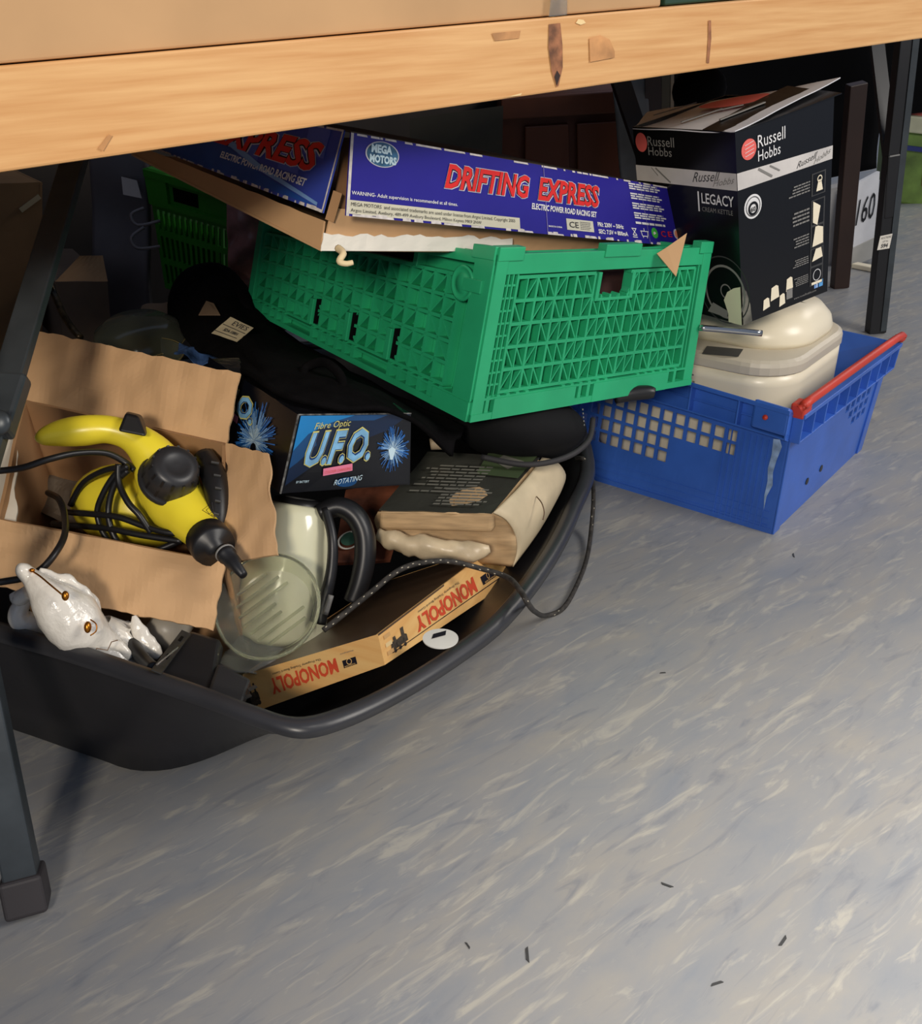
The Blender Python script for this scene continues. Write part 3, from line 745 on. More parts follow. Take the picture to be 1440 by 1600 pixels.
put('paper_curl', mb, mat('cream_paper', (226, 204, 160), .7), rb, smooth=True)
mb = MB(); tt = [aD(1026, 396, 1.225), aD(1042, 386, 1.23), aD(1073, 364, 1.25), aD(1056, 432, 1.215)]
mb.add(tt + [p + CZ * .002 for p in tt], [(0, 1, 2, 3), (7, 6, 5, 4), (0, 4, 5, 1), (1, 5, 6, 2), (2, 6, 7, 3), (3, 7, 4, 0)]); put('torn_flap', mb, m_card, rb, label='torn tan cardboard flap')
mb = MB(); mb.bar(aD(1014, 398, 1.40), aD(1026, 394, 1.40), .008, .005); put('tape_scrap', mb, m_red, rb)
mb = MB(); mb.bar(aD(515, 345, 1.0), aD(528, 300, .99), .010, .003, up=CZ); put('inner_corner', mb, m_cardin, rb)
put('inner_panel', slab(Face(aD(512, 385, 1.02), aD(545, 385, 1.03), aD(552, 215, .98), aD(536, 215, .99)), .002), m_cardd, rb)
# printing
DF.proj = DL.proj = True
m_out = mat('outline_print', (205, 205, 215), .5); m_blk = mat('black_outline_print', (20, 16, 30), .5)
def logo(F, s, u0, v0, u1, v1, slant=0, sh=.35):
    text(F, s, u0 - .001, v0 - .012, u1 + .003, v1 + .008, m_out, rb, shear=sh, bold=.085, n=PN, slant=slant)
    text(F, s, u0, v0, u1, v1, m_blk, rb, shear=sh, bold=.055, n=PN * 1.7, slant=slant)
    text(F, s, u0, v0, u1, v1, m_pred, rb, shear=sh, bold=.03, n=PN * 2.4, slant=slant)
logo(DF, 'DRIFTING', .29, .49, .553, .82); logo(DF, 'EXPRESS', .574, .49, .767, .83)
text(DF, 'ELECTRIC POWER ROAD RACING SET', .553, .35, .75, .44, m_white, rb, shear=.3, bold=.03, slant=-.015)
text(DF, 'WARNING- Adult supervision is recommended at all times.', .012, .255, .33, .315, m_white, rb, bold=.01)
rect(DF, .0, .03, .515, .20, mat('pale_strip_print', (216, 212, 190), .5), rb, 'caption_strip')
text(DF, 'MEGA MOTORS  and associated trademarks are used under license from Argos Limited. Copyright 2003', .012, .115, .50, .175, m_dgrey, rb, n=PN * 2)
text(DF, 'Argos Limited, Avebury, 489-499 Avebury Boulevard, Milton Keynes MK9 2NW', .012, .045, .40, .10, m_dgrey, rb, n=PN * 2)
mE = lambda r, m, n, k=1: disc(DF, .10, .80, r, m, rb, 'emblem', n=n, sx=1.75, seg=36)
mE(.0135, m_out, PN); mE(.0125, mat('emblem_teal', (60, 110, 150), .4, var=.3, scale=60), PN * 1.6)
text(DF, 'MEGA', .064, .81, .128, .915, m_uwhite, rb, bold=.05, n=PN * 2.4); text(DF, 'MOTORS', .060, .69, .142, .79, m_uwhite, rb, bold=.05, n=PN * 2.4)
rect(DF, .655, .10, .735, .27, mat('plate_print', (206, 204, 186), .5), rb); text(DF, 'CE', .662, .14, .69, .23, m_dgrey, rb, n=PN * 2, bold=.01)
lines(DF, .695, .12, .73, .25, 5, m_grey, rb, n=PN * 2)
text(DF, 'PRI: 230V ~ 50Hz', .748, .20, .825, .27, m_white, rb, bold=.03); text(DF, 'SEC: 7.5V = 800mA', .748, .09, .835, .16, m_white, rb, bold=.03)
text(DF, 'MADE IN CHINA', .60, .115, .64, .14, m_white, rb, bold=.02)
for q in range(4): lines(DF, .865, .86 - .155 * q, .975, .97 - .155 * q, 3, m_white, rb, ragged=.25, th=.6)
lines(DF, .865, .30, .965, .36, 1, m_white, rb, th=.6)
# small symbols
mb = MB()
for (x0, y0, x1, y1) in ((.850, .23, .862, .12), (.862, .23, .850, .12), (.849, .23, .863, .23), (.851, .12, .861, .12), (.849, .09, .863, .09),
        (.874, .20, .898, .20), (.876, .20, .878, .12), (.896, .20, .894, .12), (.878, .12, .894, .12), (.880, .12, .880, .09), (.892, .12, .892, .09), (.886, .20, .886, .25)): rib(mb, DF, x0, y0, x1, y1, .0011, PN, PN * 1.5)
puts('symbol', mb, m_white, rb)
disc(DF, .917, .19, .0075, mat('leaf_print', (70, 190, 70), .5), rb, 'symbol'); patch(DF, [(.913, .16), (.921, .19), (.915, .215), (.912, .19)], m_white, rb, 'symbol', n=PN * 2)
text(DF, 'C', .935, .14, .949, .24, m_pred, rb, bold=.01); text(DF, 'E', .956, .15, .968, .24, m_pred, rb, bold=.01)
disc(DF, .983, .21, .0075, m_out, rb, 'symbol'); disc(DF, .983, .21, .0055, mat('orange_symbol', (226, 140, 110), .5), rb, 'symbol', n=PN * 2)
# left face art
for q in range(4):
    rect(DL, .45 + .12 * q, .62 if q % 2 else .35, .57 + .12 * q, .98 if q % 2 else .62, mat('check_print', (78, 98, 190), .4), rb)
patch(DL, [(.0, .03), (.0, .9), (.18, .80), (.36, .48), (.60, .22), (.95, .05), (.3, .02)], mat('swoosh_blue', (34, 84, 170), .4, var=.15), rb)
patch(DL, [(.14, .96), (.20, .92), (.40, .55), (.62, .30), (.96, .10), (.96, .06), (.60, .24), (.37, .48), (.16, .86)], m_ltblue, rb, n=PN * 1.5)
logo(DL, 'EXPRESS', .30, .44, .92, .82, slant=-.02)
text(DL, 'G', .17, .44, .25, .82, m_pred, rb, shear=.35, bold=.03, n=PN * 2.4)
text(DL, 'ELECTRIC POWER ROAD RACING SET', .36, .24, .87, .345, m_white, rb, shear=.3, bold=.03, slant=-.01)

# ------------------------------------------------------------------ the black tub
rim = [(0, 985, .18), (100, 1014, .18), (200, 1047, .18), (320, 1088, .175), (400, 1118, .17), (465, 1136, .165), (530, 1122, .16), (610, 1085, .152), (700, 1030, .145), (780, 968, .14), (850, 878, .135), (890, 800, .135), (915, 722, .137)]
rimp = [at(*p[:2], z=p[2]) for p in rim] + [V(p) for p in ((.175, 1.46, .145), (.05, 1.66, .15), (-.2, 1.78, .16), (-.5, 1.74, .17), (-.76, 1.56, .18), (-.88, 1.28, .185), (-.80, 1.02, .185), (-.66, .90, .183))]
RP = spline(rimp, 5, True); tc0 = V((-.32, 1.2, 0))
NR = len(RP)
def rshift(i, k):                    # how far the wall leans in below the rim
    p = RP[i]; d = (V((p.x, p.y, 0)) - tc0).normalized()
    lean = .025 + .15 * max(0, min(1, (p.x + .40) / .22))
    t_ = max(0, min(1, (p.x + .40) / .28)); lean = .004 + .178 * t_ * t_ * (3 - 2 * t_)
    if p.y > 1.3: lean = .09
    return d, lean
def ring(ins, z, kz):
    out = []
    for i, p in enumerate(RP):
        d, lean = rshift(i, 0)
        q = V((p.x, p.y, 0)) - d * (ins + lean * kz)
        zz = p.z * (1 - kz) + z if kz < 1 else z
        out.append(V((q.x, q.y, zz)))
    return out
tb_ = thing('black_tub', 'large shallow round black plastic tub full of jumble under the table', 'tub', (-.32, 1.2, 0))
outer = [ring(.10, .001, 1), ring(.03, .001, 1), ring(.01, .012, 1), ring(.004, 0, .6), ring(.0, -.012, .06), ring(-.001, -.002, 0)]
inner = [ring(.012, -.002, 0), ring(.014, -.012, .06), ring(.016, .003, .6), ring(.02, .016, 1), ring(.04, .006, 1), ring(.11, .006, 1)]
put('shell', MB().rings(outer + inner), m_tub, tb_, smooth=True)
prof = [(.006, -.004), (.009, .003), (.004, .009), (-.004, .010), (-.012, .006), (-.014, -.002), (-.010, -.006)]
rs = []
for i in range(NR):
    d, _ = rshift(i, 0); rs.append([RP[i] + d * (-a) + V((0, 0, b)) for a, b in prof])
mb = MB(); n = len(prof)
for r in rs: mb.v += r
for i in range(NR):
    for k in range(n):
        mb.f.append((i * n + k, i * n + (k + 1) % n, ((i + 1) % NR) * n + (k + 1) % n, ((i + 1) % NR) * n + k))
put('rolled_rim', mb, mat('tub_rim', (52, 52, 55), .34, var=.1, bump=.05), tb_, smooth=True)
lF_ = None
# ------------------------------------------------------------------ limbs: swept bodies given by (px, py, depth, radius in px)
def limb(mb, pts, seg=16, smooth=5, nz=0, nsc=25, flat=1.0):
    P = []
    n = len(pts)
    for i in range(n - 1):
        g = lambda k: pts[min(max(k, 0), n - 1)]
        a, b, c, d = g(i - 1), g(i), g(i + 1), g(i + 2)
        for k in range(smooth):
            t = k / smooth
            P.append([.5 * ((2 * b[q]) + (c[q] - a[q]) * t + (2 * a[q] - 5 * b[q] + 4 * c[q] - d[q]) * t * t + (3 * b[q] - a[q] - 3 * c[q] + d[q]) * t ** 3) for q in range(4)])
    P.append(list(pts[-1])); C = [aD(p[0], p[1], p[2]) for p in P]; R = [max(.0004, p[3] * p[2] / FPX) for p in P]
    rs = []
    for i, c in enumerate(C):
        t = (C[min(i + 1, len(C) - 1)] - C[max(i - 1, 0)]).normalized()
        x = t.cross(CZ).normalized(); y = t.cross(x)
        r = []
        for k in range(seg):
            a = 2 * math.pi * k / seg; p = (x * math.cos(a) + y * math.sin(a) * flat) * R[i]
            if nz: p = p * (1 + nz * noise.noise((c + p) * nsc))
            r.append(c + p)
        rs.append(r)
    return mb.rings(rs)
def wire(pts, r, **k): return MB().tube([aD(*p) for p in pts], r, **k)
def quad(pix): return Face(*[aD(*p) for p in pix])          # (p00, p10, p11, p01)

mb = MB(); sF = Face(aD(660, 1013, .948), aD(716, 1013, .948), aD(716, 985, .975), aD(660, 985, .975))
mb.rings([[sF.at(.5 + .5 * math.cos(2 * math.pi * k / 32), .5 + .55 * math.sin(2 * math.pi * k / 32), n_) for k in range(32)] for n_ in (0, .0012)])
st = single('round_label', mb, mat('label_white', (222, 220, 212), .35), 'round white label resting on the tub wall below the board game box', 'label')
patch(sF, [(.25, .45), (.30, .72), (.66, .92), (.64, .66)], m_blk, st, 'black_print', n=.0018)

# ------------------------------------------------------------------ board game box
mn1, mn0 = aD(590, 991, .962), aD(601, 1039, .964)
mr1, mr0 = aD(775, 851, 1.225), aD(799, 907, 1.222)
ml1, ml0 = aD(378, 1055, 1.040), aD(398, 1112, 1.042)
mb1 = ml1 + (mr1 - mn1); mb0 = ml0 + (mr0 - mn0)
gm = thing('board_game_box', 'pine-look board game box with red lettering upside down, lying in the black tub', 'box', mn0)
MR, ML = Face(mn0, mr0, mr1, mn1), Face(ml0, mn0, mn1, ml1)
put('side_panel', slab(MR, .002, 12, 2), m_mwood, gm); put('side_panel', slab(ML, .002, 12, 2), m_mwood, gm)
put('side_panel', slab(Face(mr0, mb0, mb1, mr1), .002), m_mwood, gm); put('side_panel', slab(Face(mb0, ml0, ml1, mb1), .002), m_mwood, gm)
put('box_top', slab(Face(mn1, mr1, mb1, ml1), .002, 4, 4), m_mono, gm, label='dark brown glossy box top'); put('box_base', slab(Face(mn0, mr0, mb0, ml0), -.002), m_mwood, gm)
MR.proj = ML.proj = True
XR, XL = MR.flip(), ML.flip()
m_fig = mat('engraving_print', (70, 60, 48), .6, var=.3, scale=300)
for X, a0, a1, lg, fg in ((XR, .24, .72, (.09, .19), (.80, .93)), (XL, .33, .83, (.19, .29), (.93, 1.0))):
    text(X, 'MONOPOLY', a0, .30, a1, .74, m_orange, gm, bold=.03)
    text(X, 'The Property Trading Board Game', a0 + .10, .16, a1 - .04, .245, m_dgrey, gm)
    rect(X, lg[0], .45, lg[1], .68, m_blk, gm, 'maker_emblem'); text(X, 'PARKER', lg[0] + .01, .62, lg[1] - .01, .66, m_mwood, gm, n=PN * 3)
    disc(X, (lg[0] + lg[1]) / 2, .53, .0035, m_mwood, gm, 'maker_emblem', n=PN * 2, ring=.0008)
    text(X, 'Waddingtons', lg[0], .22, lg[1], .27, m_grey, gm)
    w_ = fg[1] - fg[0]; u = fg[0]
    for q in range(3): disc(X, u + w_ * (.2 + .3 * q), .80, .0026, m_fig, gm, 'players_engraving')
    patch(X, [(u, .74), (u + w_, .76), (u + w_ * .95, .50), (u + w_ * .8, .50), (u + w_ * .8, .38), (u + w_ * .65, .38), (u + w_ * .62, .52), (u + w_ * .3, .50), (u + w_ * .28, .28), (u + w_ * .1, .28), (u + w_ * .12, .5), (u, .55)], m_fig, gm, 'players_engraving')
mb = MB(); rib(mb, MR, .07, .20, .97, .24, .0008, PN, PN * 2); put('slot_line', mb, m_blk, gm)
for q in range(3): rect(MR, .035, .20 + .26 * q, .085, .33 + .26 * q, m_chip if q % 2 else mat('joint_print', (214, 168, 110), .6), gm, 'joint_print')

# ------------------------------------------------------------------ carton with the steam cleaner
cN0, cN1, cK0, cK1 = at(-6, 812, z=.25), at(352, 880, z=.215), at(36, 624, z=.33), at(352, 692, z=.302)
dn = V((.02, .05, -1)).normalized() * .17
cb = thing('open_carton', 'open brown cardboard carton with four raised flaps, holding the yellow steam cleaner', 'box', (cN0 + cN1 + cK0 + cK1) / 4 + dn)
for nm, A, B in (('near_wall', cN0, cN1), ('side_wall', cN1, cK1), ('back_wall', cK1, cK0), ('side_wall', cK0, cN0)):
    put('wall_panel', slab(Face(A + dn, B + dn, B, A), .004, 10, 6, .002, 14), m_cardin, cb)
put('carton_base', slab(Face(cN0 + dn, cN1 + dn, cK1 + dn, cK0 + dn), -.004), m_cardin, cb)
put('flap', slab(Face(cN1, cN0, at(-24, 912, z=.215), at(334, 986, z=.168)), -.003, 40, 12, .0035, 38, edge=.003), m_cardl, cb)
put('flap', slab(Face(cK0, cK1, aD(374, 583, 1.095), aD(54, 516, 1.22)), .003, 40, 12, .0035, 30, edge=.003), m_cardl, cb)
put('flap', slab(Face(cN1 + V((.0, .003, 0)), aD(433, 867, .995), aD(418, 710, 1.03), cK1), .003, 12, 30, .003, 40, edge=.004), m_cardl, cb)
put('flap', slab(Face(aD(24, 815, 1.07), aD(-50, 840, 1.05), aD(-50, 640, 1.15), aD(27, 640, 1.16)), -.003, 8, 24, .003, 30, edge=.004), mat('flap_white', (206, 198, 182), .8, var=.05, bump=.2, bscale=40), cb, label='pale flap at the left')
mb = slab(quad([(60, 800, 1.18), (130, 830, 1.17), (140, 745, 1.2), (75, 742, 1.22)]), .001, 10, 8, .008, 40, edge=.004)
single('paper_scrap', mb, mat('grey_paper', (110, 98, 84), .8), 'torn grey paper scrap inside the open carton, left of the yellow tank', 'paper')

sc = thing('steam_cleaner', 'yellow hand-held steam cleaner with black cap, nozzle and wound cable in the carton', 'steam cleaner', aD(215, 840, 1.15))
body = limb(MB(), [(56, 684, 1.05, 4), (66, 683, 1.05, 13), (95, 677, 1.055, 21), (130, 673, 1.06, 24), (168, 671, 1.065, 22), (205, 682, 1.07, 24), (236, 708, 1.075, 33), (256, 745, 1.08, 44), (276, 785, 1.075, 47), (300, 812, 1.055, 38), (318, 832, 1.04, 31), (326, 842, 1.03, 30)], 24, 5)
put('handle_body', body, m_yel, sc, smooth=True)
mb = MB().ell(aD(205, 792, 1.13), CX * .072 + CY * .012, CY * .052 - CX * .008, CZ * .048, 32, 20); put('water_tank', mb, m_yel, sc, smooth=True)
mb = MB().ell(aD(262, 790, 1.10), CX * .038, CY * .040, CZ * .036, 24, 14); put('neck', mb, m_yel, sc, smooth=True)
ax = (CX * .48 - CY * .42 - CZ * .75).normalized(); o = aD(262, 752, 1.06)
mb = MB(); mb.lathe(o, ax, [(.0335, 0), (.0345, .004), (.033, .008), (.0305, .009), (.031, .012), (.029, .026), (.0265, .036), (.023, .040), (.014, .0415), (.012, .0405), (.001, .041)], 36); cap = put('safety_cap', mb, mat('cap_black', (46, 46, 48), .38, bump=.05), sc, smooth=True)
x = ax.cross(CY).normalized(); y = ax.cross(x)
for k in range(14):
    t = 2 * math.pi * k / 14; d = x * math.cos(t) + y * math.sin(t); mb = MB()
    mb.bar(o + ax * .010 + d * .0305, o + ax * .038 + d * .0255, .0028, .0022, up=d); put('grip_rib', mb, m_black, cap)
mb = MB(); mb.hexa([aD(*p) for p in ((184, 674, 1.04), (229, 683, 1.04), (188, 668, 1.075), (232, 676, 1.075), (196, 645, 1.045), (216, 650, 1.045), (198, 642, 1.07), (222, 648, 1.07))]); put('trigger', mb, m_black, sc, bevel=.003, seg=3)
na = (aD(345, 868, .995) - aD(318, 832, 1.03)).normalized()
mb = MB(); mb.lathe(aD(322, 838, 1.025), na, [(.0215, 0), (.024, .002), (.0245, .020), (.023, .026), (.012, .027), (.010, .034)], 28); put('collar', mb, m_black, sc, smooth=True)
na2 = (aD(390, 910, .955) - aD(350, 862, .99)).normalized(); o2 = aD(349, 861, .99)
mb = MB(); mb.lathe(o2, na2, [(.010, 0), (.0105, .010), (.009, .011), (.0088, .024), (.0065, .028), (.0045, .046), (.002, .047)], 20); put('nozzle', mb, m_black, sc, smooth=True)
mb = MB(); mb.lathe(o2 + na2 * .003, na2, [(.0112, 0), (.0112, .002)], 20); put('nozzle_ring', mb, m_grey, sc, smooth=True)
tri = [aD(316, 797, 1.008), aD(331, 785, 1.004), aD(335, 809, 1.004)]
mb = MB(); mb.tube(tri, .0005, 5, 1, True); mb.tube([aD(322, 797, 1.005), aD(328, 792, 1.003), aD(331, 800, 1.003), aD(327, 803, 1.003)], .0004, 5, 1, True); put('warning_triangle', mb, m_blk, sc)
bl = MB(); limb(bl, [(318, 714, 1.09, 18), (336, 750, 1.07, 20), (341, 800, 1.055, 19), (336, 835, 1.05, 18)], 16, 5); put('hose', bl, m_black, sc, smooth=True)
for q in range(6): put('hose_ring', MB().tube([aD(330 + 5 * q - q * q, 722 + 20 * q, 1.062 - .007 * q), aD(342 + 4 * q - q * q, 724 + 20 * q, 1.064 - .007 * q)], .0016, 6, 1), m_dgrey, sc)
CR = .0037
cabs = [[(-30, 738, 1.0), (30, 732, 1.0), (75, 718, 1.01), (120, 708, 1.03), (165, 708, 1.05), (195, 722, 1.06), (210, 735, 1.06)],
        [(200, 728, 1.05), (180, 742, 1.055), (162, 770, 1.062), (152, 800, 1.07), (160, 830, 1.07), (175, 850, 1.07)],
        [(200, 735, 1.05), (180, 755, 1.055), (170, 790, 1.06), (172, 820, 1.06), (188, 850, 1.06), (230, 862, 1.05), (270, 850, 1.05), (292, 838, 1.05)],
        [(185, 725, 1.05), (186, 755, 1.05), (200, 785, 1.045), (218, 805, 1.045), (236, 832, 1.05)],
        [(104, 800, 1.09), (140, 803, 1.068), (185, 808, 1.055), (225, 822, 1.05), (262, 832, 1.045), (292, 833, 1.045)],
        [(82, 818, 1.10), (125, 822, 1.08), (170, 826, 1.06), (220, 836, 1.05), (285, 846, 1.045)],
        [(205, 728, 1.06), (165, 735, 1.07), (130, 755, 1.09), (110, 790, 1.10)],
        [(75, 770, 1.12), (92, 780, 1.08), (101, 805, 1.05), (101, 835, 1.0), (88, 862, .975), (66, 888, .965), (40, 902, .965), (10, 908, .965), (-30, 914, .965)]]
for c_ in cabs: put('cable', wire(c_, CR, seg=10, smooth=6), m_black, sc, smooth=True)

# ------------------------------------------------------------------ porcelain figurine
pf = thing('porcelain_figurine', 'glossy white porcelain animal head figurine with gold nose line and gilded eyes', 'figurine', aD(130, 1010, .99))
mb = limb(MB(), [(29, 882, .93, 3), (34, 888, .93, 11), (48, 902, .935, 15), (66, 921, .935, 24), (84, 940, .937, 36), (103, 960, .945, 44), (122, 978, .95, 42), (140, 998, .96, 36), (160, 1018, .97, 33), (182, 1038, .975, 34), (196, 1056, .98, 30)], 28, 5, .10, 60)
put('head', mb, m_porc, pf, smooth=True)
def fluted(pts, seg=14, flat=.35): return limb(MB(), pts, seg, 5, .45, 70, flat)
put('mane', fluted([(60, 892, .94, 5), (85, 906, .945, 13), (112, 918, .95, 16), (132, 940, .955, 15), (142, 958, .96, 10)], 14, .5), m_porc, pf, smooth=True)
put('mane', fluted([(118, 918, .96, 6), (140, 936, .965, 12), (148, 955, .97, 12), (140, 972, .97, 8)], 14, .6), m_porc, pf, smooth=True)
put('shoulder', limb(MB(), [(22, 925, .96, 8), (30, 934, .96, 13), (44, 925, .955, 11)], 14, 5, .05), m_porc, pf, smooth=True)
put('shoulder', limb(MB(), [(44, 930, .965, 10), (30, 952, .97, 14), (32, 968, .975, 17), (52, 978, .985, 19), (66, 996, 1.0, 18)], 16, 5, .08, 40), m_porc, pf, smooth=True)
put('neck_frill', limb(MB(), [(104, 1004, .955, 7), (128, 1014, .955, 13), (158, 1010, .955, 14), (186, 1012, .96, 11), (200, 1030, .965, 8)], 18, 6, .4, 80, .6), m_porc, pf, smooth=True)
put('zigzag_line', wire([(116, 1022, .938), (126, 1030, .936), (131, 1019, .936), (145, 1024, .935), (151, 1013, .935), (168, 1016, .936), (174, 1003, .938), (184, 1000, .94)], .0006, seg=5, smooth=1), mat('porcelain_line', (120, 92, 66), .5), pf)
# zigzag collar
rs = []
C = aD(146, 996, .985); axn = (aD(170, 1025, .965) - aD(120, 975, .945)).normalized(); x = axn.cross(CZ).normalized(); y = axn.cross(x)
for h, r0, zz in ((-.006, .0225, 0), (.004, .0265, .0), (.014, .030, .3), (.022, .033, 1)):
    rs.append([C + axn * (h + (zz * .008 * (1 if k % 4 < 2 else -1))) + (x * math.cos(2 * math.pi * k / 48) * 1.2 + y * math.sin(2 * math.pi * k / 48)) * r0 for k in range(48)])
put('collar', MB().rings(rs, False, False), m_porc, pf, solid=.002)
put('gold_line', wire([(51, 893, .9255), (62, 900, .918), (80, 915, .911), (98, 930, .908)], .0009, seg=6), m_gold, pf, smooth=True)
put('nostril', MB().ell(aD(50, 891, .926), CX * .003, CY * .0022, CZ * .002, 12, 8), m_gold, pf, smooth=True)
put('eye', MB().ell(aD(102, 931, .906), CX * .0036, CY * .0050, CZ * .003, 14, 10), m_gold, pf, smooth=True)
put('eye', MB().ell(aD(137, 980, .918), CX * .0036, CY * .0060, CZ * .004, 14, 10), m_gold, pf, smooth=True)
put('eyelid_line', wire([(141, 968, .925), (150, 975, .923), (150, 986, .922), (141, 993, .92)], .0007, seg=6), m_gold, pf, smooth=True)
put('hind_leg', limb(MB(), [(160, 975, 1.0, 14), (182, 985, 1.0, 14), (196, 1010, 1.0, 12), (200, 1040, 1.0, 12)], 14, 5), m_porc, pf, smooth=True)
mb = limb(MB(), [(209, 962, .985, 3), (213, 975, .985, 9), (218, 990, .985, 14), (228, 1005, .985, 16), (240, 1018, .985, 12), (250, 1026, .985, 6)], 14, 5, .35, 90, .5)
wg = single('porcelain_wing', mb, m_porc, 'small white porcelain wing ornament poking up between the carton and the black adapter', 'ornament', smooth=True)
mb = MB(); a0 = aD(262, 985, 1.03); axs = (aD(285, 955, 1.06) - a0).normalized()
x = axs.cross(CZ).normalized(); y = axs.cross(x)
mb.rings([[a0 + axs * h + (x * math.cos(2 * math.pi * k / 40) + y * math.sin(2 * math.pi * k / 40)) * (r_ + (.0008 if k % 2 else 0)) for k in range(40)] for r_, h in ((.012, -.02), (.021, -.012), (.022, .0), (.020, .03))])
single('fluted_cup', mb, mat('cup_grey', (178, 170, 156), .4), 'grey fluted beaker lying under the front carton flap', 'cup', smooth=True)

# ------------------------------------------------------------------ black adapter
ad = thing('power_adapter', 'matt black moulded power adapter with a metal clip strip at the tub rim', 'adapter', aD(310, 1060, .93))
mb = MB(); mb.hexa([aD(*p) for p in ((240, 1052, .90), (330, 1098, .89), (298, 985, .97), (345, 1000, .97), (236, 1064, .96), (330, 1110, .95), (290, 1000, 1.02), (350, 1010, 1.02))]); put('housing', mb, m_black, ad, bevel=.004, seg=3)
mb = MB(); mb.hexa([aD(*p) for p in ((322, 1086, .885), (378, 1102, .885), (340, 1036, .93), (392, 1062, .92), (322, 1098, .94), (378, 1112, .94), (340, 1044, .97), (394, 1072, .96))]); put('plug_body', mb, mat('black_plastic_b', (38, 38, 40), .5), ad, bevel=.003, seg=2)
cF = quad([(236, 1046, .893), (252, 1052, .89), (298, 990, .955), (284, 984, .957)])
put('clip_strip', slab(cF, .0015), m_metal, ad, label='worn metal strip')
mb = MB(); mb.bar(cF.at(.2, .1, .001), cF.at(.85, .6, .001), .0015, .001, up=CZ); put('clip_edge', mb, m_chrome, ad)
for v in (.30, .75): put('clip_slot', block(MB(), cF, .35, v, .65, v + .12, 0, .0004), m_bprint, ad)
for q in range(2): put('plug_pin', MB().bar(aD(378 + 10 * q, 1092 - 14 * q, .90), aD(392 + 8 * q, 1086 - 14 * q, .905), .004, .0015), m_metal, ad)
wd = wire([(205, 1000, .99), (214, 1018, .97), (228, 1035, .955), (240, 1046, .94)], .0075, seg=10); put('cable', wd, m_black, ad, smooth=True)

# ------------------------------------------------------------------ cream jug kettle
kt = thing('jug_kettle', 'cream jug kettle with black lid and handle lying back in the tub', 'kettle', aD(440, 990, 1.15))
kA, kB = aD(466, 786, 1.115), aD(432, 1000, 1.12); ka = (kB - kA).normalized(); KL = (kB - kA).length
prof = [(.030, .001), (.036, .003), (.0405, .012), (.0455, .03), (.051, .07), (.055, .11), (.057, KL - .01), (.052, KL)]
put('body', MB().lathe(kA, ka, prof, 40), m_kcream, kt, smooth=True)
put('lid', MB().lathe(kA, ka, [(.020, -.006), (.028, -.005), (.0305, .001), (.0315, .005)], 36), m_black, kt, smooth=True)
put('lid_inlay', MB().lathe(kA - ka * .0055, ka, [(.019, -.002), (.021, 0)], 30), m_dgrey, kt, smooth=True)
hd = limb(MB(), [(500, 802, 1.10, 15), (528, 792, 1.10, 16), (553, 804, 1.10, 17), (568, 832, 1.10, 17), (570, 870, 1.10, 17), (562, 910, 1.10, 16), (550, 940, 1.10, 14)], 16, 5, flat=1.3); put('handle', hd, m_black, kt, smooth=True)
put('handle_spine', limb(MB(), [(508, 795, 1.09, 8), (519, 840, 1.08, 8), (518, 890, 1.08, 9), (508, 935, 1.08, 10), (500, 975, 1.08, 9)], 12, 5), m_black, kt, smooth=True)
put('handle_highlight', wire([(517, 930, 1.072), (508, 960, 1.072)], .0035), m_grey, kt, smooth=True)  # grey strip standing in for the highlight on the black handle base

# ------------------------------------------------------------------ clear dish and tray
ds = thing('clear_dish', 'round clear plastic dish with moulded ridges, leaning against the cream kettle', 'dish', aD(420, 1010, 1.03))
dax = (-CZ * .90 - CY * .30 - CX * .12).normalized(); dc = aD(422, 950, 1.03)
put('bowl', MB().lathe(dc, dax, [(.046, -.012), (.052, -.008), (.058, .004), (.060, .010), (.058, .0115), (.055, .006), (.050, -.004), (.044, -.009), (.001, -.009)], 48, cap=False), m_clear, ds, smooth=True)
put('rim_ring', MB().tube([dc + dax * .0105 + (dax.cross(CY).normalized() * math.cos(t) + dax.cross(dax.cross(CY).normalized()) * math.sin(t)) * .0592 for t in [2 * math.pi * k / 40 for k in range(40)]], .0016, 8, 1, True), m_clear, ds, smooth=True)
rx = dax.cross(CY).normalized(); ry = dax.cross(rx)
for k in range(7):
    q = -.036 + .011 * k; h = math.sqrt(max(.0001, .044 ** 2 - q * q)) * .86
    for sgn in ((-1,) if k < 5 else (1,)):
        d1 = (CX * .80 - CY * .60); d2 = (CX * .6 + CY * .8)
        pA = dc - dax * .007 + d2 * q - d1 * h; pB = dc - dax * .007 + d2 * q + d1 * (h * (.2 if k in (3, 4) else .9))
        mb = MB(); mb.bar(pA, pB, .0035, .003, up=dax); put('ridge', mb, m_clear, ds, bevel=.001)
tr = quad([(335, 1040, 1.02), (400, 1052, 1.03), (490, 1003, 1.10), (405, 955, 1.12)])
ct = thing('clear_tray', 'crinkled clear plastic tray between the kettle and the board game box', 'tray', tr.at(.5, .5))
put('tray_shell', slab(tr, .001, 20, 16, .008, 45, edge=.003), m_film, ct, smooth=True)
gp = slab(quad([(330, 1050, 1.06), (405, 1060, 1.07), (500, 1000, 1.15), (400, 960, 1.16)]), .004, 10, 8, .004, 30)
single('olive_cloth', gp, mat('olive_cloth', (128, 122, 92), .8, var=.2, scale=30, bump=.3), 'olive grey cloth under the clear plastic tray', 'cloth')

